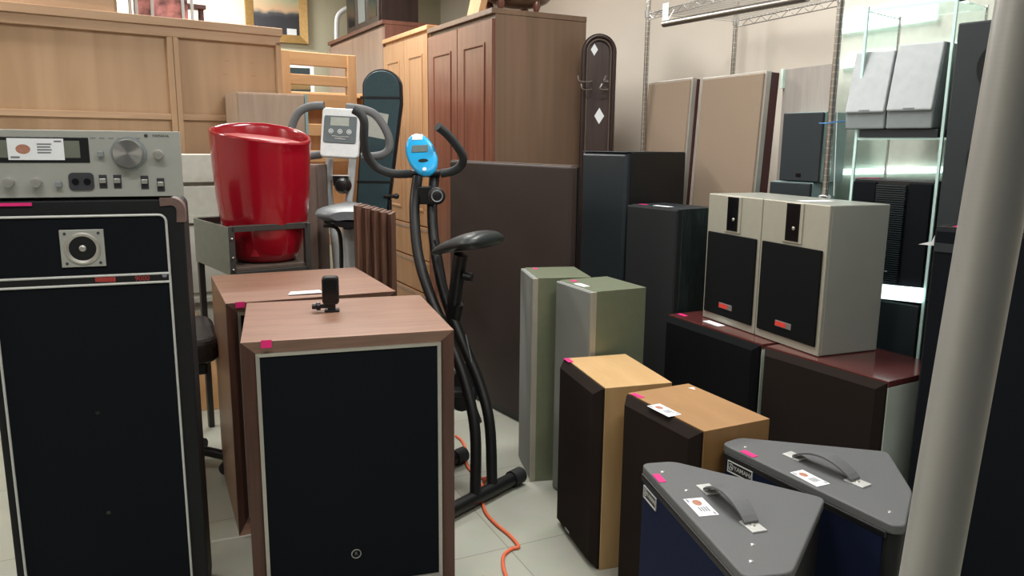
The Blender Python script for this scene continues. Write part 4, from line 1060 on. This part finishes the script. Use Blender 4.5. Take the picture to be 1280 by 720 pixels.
# ------------------------------------------------------------------ office chair seen between the speakers
t = thing('office_chair', 'black leather office chair glimpsed between stage speaker and walnut speaker', 'chair', (-1.44, 2.97, 0), 115)
o_ = Vector(t.location)
b = MB(); b.prism(rrect(-.25, .25, -.25, .25, .08), 0, .1); s_ = b.build('seat', 'leather', t, .035, 4); s_.location = (.0, 0, .51)
bx('seat_pan', (-.2, .2, -.2, .2, .46, .51), 'black_plastic', t, .01)
b = MB(); b.tube([(0, 0, .1), (0, 0, .44)], .028, 16); b.build('gas_column', 'black_plastic', t, smooth=True)
for k_ in range(5):
    a_ = R(72*k_-18-20); dx, dy = math.cos(a_), math.sin(a_)
    lg = tub('base_leg', [(0, 0, .11), (dx*.15, dy*.15, .105), (dx*.27, dy*.27, .075)], .02, 'black_plastic', parent=t)
    b = MB(); b.tube([(dx*.27-dy*.022, dy*.27+dx*.022, .028), (dx*.27+dy*.022, dy*.27-dx*.022, .028)], .028, 16); b.build('caster', 'rubber', lg, smooth=True)
tub('tilt_lever', [(.05, -.05, .47), (.16, -.1, .46), (.25, -.13, .45)], .008, 'steel', parent=t)
b = MB(); b.prism(rrect(-.22, .22, .0, .5, .08), 0, .07, 'y'); o = b.build('backrest', 'leather', t, .03, 3); o.location = (0, .24, .6)
# leaning wooden board
c_ = at(232, 420, Y=3.72)
t = thing('leaning_board', 'light wooden board leaning on the white chest behind the office chair', 'board', (c_.x, c_.y, 0), 20)
b = MB(); b.hexa([(-.3, 0, 0), (.2, 0, 0), (.2, .018, 0), (-.3, .018, 0), (-.3, .16, .72), (-.02, .16, .72), (-.02, .178, .72), (-.3, .178, .72)]); b.build('board', 'pine_side', t, .003)
b = MB(); b.tube([(.0, .09, .52), (.03, .085, .52)], .005, 8); b.build('peg', 'espresso', t, smooth=True)

# ------------------------------------------------------------------ white chest behind
a = at(263, 193, Y=4.05)
yw = 34; w, d = 1.1, .22; zt_ = a.z
uu = Vector((math.cos(R(yw)), math.sin(R(yw)), 0))
fl = Vector((a.x, a.y, 0))+uu*.14-uu*w
t = thing('white_chest', 'tall white chest with stepped ledges behind the silver receiver', 'chest', foot(fl, yw, w, d), yw)
zA = on(t, 245, 228, -d/2)[1]; zB = on(t, 245, 272, -d/2)[1]; zC = on(t, 245, 279, -d/2)[1]; zD = on(t, 245, 372, -d/2)[1]
bx('body', (-w/2+.02, w/2-.02, -d/2+.04, d/2, 0, zA+.01), 'chest_white', t, .003)
bx('top_slab', (-w/2, w/2, -d/2, d/2, zA, zt_), 'chest_white', t, .004)
bx('drawer', (-w/2+.03, w/2-.03, -d/2+.02, -d/2+.05, zB, zA-.02), 'chest_white', t, .004)
bx('ledge', (-w/2, w/2, -d/2-.0, -d/2+.05, zC, zB), 'chest_white', t, .003)
bx('drawer', (-w/2+.03, w/2-.03, -d/2+.02, -d/2+.05, zD+.02, zC-.01), 'chest_white', t, .004)
bx('ledge', (-w/2, w/2, -d/2-.0, -d/2+.05, zD-.03, zD), 'chest_white', t, .003)

# greige cabinets behind bin
a = at(296, 117, Y=4.25); c_ = at(384, 116, Y=4.45); w = math.hypot(c_.x-a.x, c_.y-a.y)
yw = math.degrees(math.atan2(c_.y-a.y, c_.x-a.x)); zt_ = (a.z+c_.z)/2
t = thing('back_panel_cabinet', 'pale greige cabinet turned backward behind the red bin', 'cabinet', foot((a.x, a.y), yw, w, .3), yw)
bx('carcass', (-w/2, w/2, -.14, .15, 0, zt_), 'greige', t, .002); bx('rear_panel', (-w/2+.006, w/2-.02, -.15, -.138, .03, zt_-.008), 'greige', t, .001)
bx('edge_strip', (w/2-.016, w/2, -.152, -.138, 0, zt_), 'glass_teal', t, .001)
a = at(322, 205, Y=3.95); c_ = at(397, 206, Y=3.95)
w = c_.x-a.x
t = thing('side_cabinet', 'darker brown-grey low cabinet right behind the red bin', 'cabinet', foot((a.x, a.y), 0, w, .2), 0)
bx('carcass', (-w/2, w/2, -.09, .1, 0, c_.z), 'greige_dark', t, .003)
bx('rear_panel', (-w/2+.006, w/2-.012, -.1, -.088, .03, c_.z-.01), 'greige_dark', t, .001)

# ------------------------------------------------------------------ slatted bed end
a = at(352, 63, Y=4.85); c_ = at(445, 70, Y=5.15)
yw = math.degrees(math.atan2(c_.y-a.y, c_.x-a.x)); w = math.hypot(c_.x-a.x, c_.y-a.y)
uu = Vector((math.cos(R(yw)), math.sin(R(yw)), 0)); fl = Vector((c_.x, c_.y, 0))-uu*w
t = thing('bed_end', 'light pine slatted bed end standing left of the wardrobes', 'bed frame', foot(fl, yw, w, .05), yw)
for i, (p0, p1) in enumerate(((66, 83), (94, 107), (117, 137), (155, 170), (188, 203), (222, 238), (257, 272), (292, 307))):
    z1 = on(t, 400, p0, -.02)[1]; z0 = on(t, 400, p1, -.02)[1]; bx('slat', (-w/2+.03, w/2-.04, -.015, .012, z0, z1), 'pine', t, .004)
zt_ = on(t, 440, 70, -.02)[1]
for x_ in (-w/2+.02, w/2-.03): bx('stile', (x_-.03, x_+.03, -.025, .025, 0, zt_+.004), 'pine_side', t, .004)

# things farther back, glimpsed through the slats
c_ = at(402, 110, Y=5.62)
t = thing('desk', 'pale pine desk glimpsed through the gaps of the bed end', 'desk', (c_.x, c_.y, 0), 28)
bx('desk_top', (-.3, .3, -.15, .2, 1.66, 1.69), 'pine', t, .004)
for x_ in (-.27, .27): bx('side_panel', (x_-.015, x_+.015, -.13, .19, 0, 1.66), 'pine_side', t, .003)
bx('rear_panel', (-.25, .25, .17, .185, .8, 1.66), 'pine_side', t, .003)
c_ = at(385, 88, Y=6.1)
t = thing('mirror', 'tall white-edged mirror standing behind the bed end', 'mirror', (c_.x-.12, c_.y, 0), 20)
bx('frame', (-.16, .16, -.012, .012, 0, 1.95), 'white_plastic', t, .004)
M['mirror'] = mat('mirror_glass', (215, 232, 225), .04, 1, 0)
bx('mirror_glass', (-.13, .13, -.015, -.011, .04, 1.91), 'mirror', t, 0)

# ------------------------------------------------------------------ tall cabinet seen from behind
Rr = Vector((-1.37, 4.70, 0)); Ll = Vector((-2.474, 3.885, 0)); uu = (Rr-Ll).normalized(); yw = math.degrees(math.atan2(uu.y, uu.x)); w = 2.1
fl = Rr-uu*w
t = thing('tall_bookcase', 'wide light wood bookcase seen from the back, behind the receiver', 'bookcase', foot(fl, yw, w, .4), yw)
def K(px, py): return on(t, px, py, -.2)
h = K(250, 26)[1]
zr1 = K(215, 46)[1]; 
bx('carcass', (-w/2, w/2, -.17, .2, 0, h-.01), 'beech', t, .003)
bx('cornice', (-w/2-.005, w/2+.008, -.215, .2, h-.045, h), 'beech_rail', t, .003)
bx('top_rail', (-w/2, w/2, -.2, -.17, zr1+.0, h-.04), 'beech_rail', t, .003)
z1 = K(110, 139)[1]; z0 = K(110, 147)[1]
xs = K(219, 100)[0]; xe = w/2
for (xa, xb) in ((-w/2, xs-.02), (xs+.02, xe)):
    bx('middle_rail', (xa, xb, -.19, -.17, z0, z1), 'beech_rail', t, .002)
for x_ in (xs-.014, xs+.016): bx('upright', (x_-.014, x_+.014, -.2, -.17, 0, zr1), 'beech', t, .002)
bx('end_stile', (w/2-.03, w/2, -.2, -.17, 0, zr1+.02), 'beech', t, .002)
b = MB()
for (px, py) in ((284, 76), (282, 93), (315, 79), (317, 95)): 
    x_, z_ = on(t, px, py, -.17); b.box(x_-.014, x_+.014, -.1715, -.169, z_-.002, z_+.002)
o = b.build('pencil_marks', 'amber_dark', t); 
# board on top at the left
x_, z_ = K(148, 16)
p_ = Vector(t.location)+uu*(x_-.5)+Vector((-uu.y, uu.x, 0))*(-.1)
k_ = thing('wooden_crate', 'pale wooden crate resting on the bookcase top at far left', 'crate', (p_.x, p_.y, h+.0005), yw)
bx('front_board', (-.5, .5, -.08, -.062, 0, .3), 'beech_rail', k_, .003); bx('end_board', (.482, .5, -.08, .22, 0, .3), 'beech', k_, .003); bx('end_board', (-.5, -.482, -.08, .22, 0, .3), 'beech', k_, .003)
bx('rear_board', (-.5, .5, .2, .22, 0, .3), 'beech_rail', k_, .003); bx('bottom_board', (-.48, .48, -.06, .2, 0, .015), 'beech_rail', k_, .001)
# white display frame with reddish print on the bookcase
x0, _ = K(171, 10); x1, _ = K(258, 22); wm = x1-x0
p_ = Vector(t.location)+uu*((x0+x1)/2)+Vector((-uu.y, uu.x, 0))*(-.02)
k_ = thing('framed_print', 'white and chrome framed reddish print standing on the bookcase', 'picture', (p_.x, p_.y, h+.0005), yw)
M['floral'] = mat('floral', (176, 120, 120), .6, 0, .9, 14)
bx('print', (-wm/2+.02, wm/2-.05, -.005, .005, .02, .4), 'floral', k_, .001)
for x_ in (-wm/2, -wm/2+.03, -wm/2+.11, wm/2-.08, wm/2-.03): bx('bar', (x_-.008, x_+.008, -.02, -.006, 0, .42), 'pale_grey', k_, .002)
bx('bottom_bar', (-wm/2, wm/2, -.02, .01, 0, .02), 'white_plastic', k_, .002)
p_ = Vector(t.location)+uu*(K(266, 20)[0])+Vector((-uu.y, uu.x, 0))*(.08)
k_ = thing('red_stool', 'dark red wooden stool end beside the framed print', 'stool', (p_.x, p_.y, h+.0005), yw)
bx('leg', (.0, .025, -.02, .02, 0, .1), 'maroon', k_, .004); bx('leg', (-.275, -.25, -.02, .02, 0, .1), 'maroon', k_, .004); bx('seat', (-.3, .035, -.04, .04, .1, .125), 'maroon', k_, .004)

# ------------------------------------------------------------------ framed landscape on the back wall
wp0 = Wb; nrm = -DV   # wall_back plane
def onwall(px, py):
    d_ = ray(px, py); o0 = Vector((0, 0, EYE)); tt = (wp0-o0).dot(nrm)/d_.dot(nrm); return o0+d_*tt
pa = onwall(306, 20); pb = onwall(383, 20); pbot = onwall(345, 53)
pw = (Vector((pb.x-pa.x, pb.y-pa.y, 0))).length; ctr = (pa+pb)/2
t = thing('framed_painting', 'gold-framed dusky landscape painting hanging on the back wall', 'painting', (ctr.x, ctr.y, pbot.z)+Vector() if False else (ctr.x-DV.x*.03, ctr.y-DV.y*.03, pbot.z), 28)
ph = .72; f_ = .075
b = MB(); out = [(-pw/2, 0), (pw/2, 0), (pw/2, ph), (-pw/2, ph)]; inn = [(-pw/2+f_, f_), (pw/2-f_, f_), (pw/2-f_, ph-f_), (-pw/2+f_, ph-f_)]
b.rings([[(x, .025, z) for x, z in out], [(x, -.015, z) for x, z in out], [(x*1.0, -.005, z) for x, z in [(-pw/2+f_*.5, f_*.5), (pw/2-f_*.5, f_*.5), (pw/2-f_*.5, ph-f_*.5), (-pw/2+f_*.5, ph-f_*.5)]], [(x, .005, z) for x, z in inn], [(x, .02, z) for x, z in inn]], cap=False)
b.build('frame', 'gold', t)
def paint_mat():
    m, N, L, b_ = base('landscape_paint'); tc = N.new('ShaderNodeTexCoord'); sp = N.new('ShaderNodeSeparateXYZ'); L.new(tc.outputs['Object'], sp.inputs[0])
    n = N.new('ShaderNodeTexNoise'); n.inputs['Scale'].default_value = 7; L.new(tc.outputs['Object'], n.inputs['Vector'])
    ma = N.new('ShaderNodeMath'); ma.operation = 'MULTIPLY_ADD'; ma.inputs[1].default_value = .12; L.new(n.outputs['Fac'], ma.inputs[0]); L.new(sp.outputs['Z'], ma.inputs[2])
    r = N.new('ShaderNodeValToRGB'); e = r.color_ramp.elements
    e[0].position = .28; e[0].color = (*lin((52, 52, 58)), 1); e[1].position = .32; e[1].color = (*lin((78, 78, 82)), 1)
    for p_, c_ in ((.335, (150, 138, 120)), (.36, (206, 170, 136)), (.44, (190, 184, 150)), (.54, (132, 166, 164))): q_ = e.new(p_); q_.color = (*lin(c_), 1)
    L.new(ma.outputs[0], r.inputs['Fac']); L.new(r.outputs['Color'], b_.inputs['Base Color']); b_.inputs['Roughness'].default_value = .5
    return m
M['landscape'] = paint_mat()
bx('canvas', (-pw/2+f_-.005, pw/2-f_+.005, .01, .02, f_-.005, ph-f_+.005), 'landscape', t, 0)
x_, z_ = on(t, 365, 40, .0); bx('price_label', (x_-.045, x_+.045, .006, .009, z_-.035, z_+.03), 'paper', t, 0)

# ------------------------------------------------------------------ orange cable on the floor
pts = [(572, 546), (580, 553), (584, 562), (581, 572), (588, 590), (603, 600), (610, 604), (618, 594)]
P = [at(x_, y_, z=.005) for x_, y_ in ((570, 545), (578, 552), (583, 565), (583, 580))]
P += [Vector((p_.x, p_.y, .005)) for p_ in (at(592, 592, z=.005), at(603, 598, z=.005))]
hook = at(617, 594, z=.075); P += [Vector((hook.x+.0, hook.y+.0, .072))]
P += [at(x_, y_, z=.006) for x_, y_ in ((604, 604), (603, 624), (607, 640), (620, 655), (636, 668), (645, 678), (648, 684), (640, 686), (630, 694), (629, 708), (634, 724), (640, 740))]
b = MB(); b.tube(smooth_path(P, 6), .0062, 10)
tag(b.build('power_cable', 'orange', smooth=True), 'orange cable snaking over the tiles past the black bike', 'cable')
# small brown block at the front edge
p_ = at(590, 722, z=.04)
t = thing('wooden_block', 'low brown wooden block on the floor beside front walnut speaker', 'block', (p_.x+.0, p_.y-.03, 0), 20)
bx('block', (-.05, .05, -.06, .03, 0, .04), 'walnut_face', t, .004)

# ------------------------------------------------------------------ lights, world, colour
for i, (p_, pw_) in enumerate(LIGHTS):
    names = ['above the wardrobes', 'above the bookcase', 'near the painting wall', 'above the grey-green towers', 'above the stage speaker', 'at the far left behind camera', 'above the foreground post']
    ceiling_light(p_, 28, 'white fluorescent ceiling fitting '+names[i], pw_)
wd = bpy.data.worlds.new('world'); sc.world = wd; wd.use_nodes = True
wd.node_tree.nodes['Background'].inputs[0].default_value = (.9, .95, 1, 1); wd.node_tree.nodes['Background'].inputs[1].default_value = .12
sc.view_settings.view_transform = 'Standard'; sc.view_settings.look = 'None'; sc.view_settings.exposure = 0; sc.view_settings.gamma = 1
sc.view_settings.use_curve_mapping = False
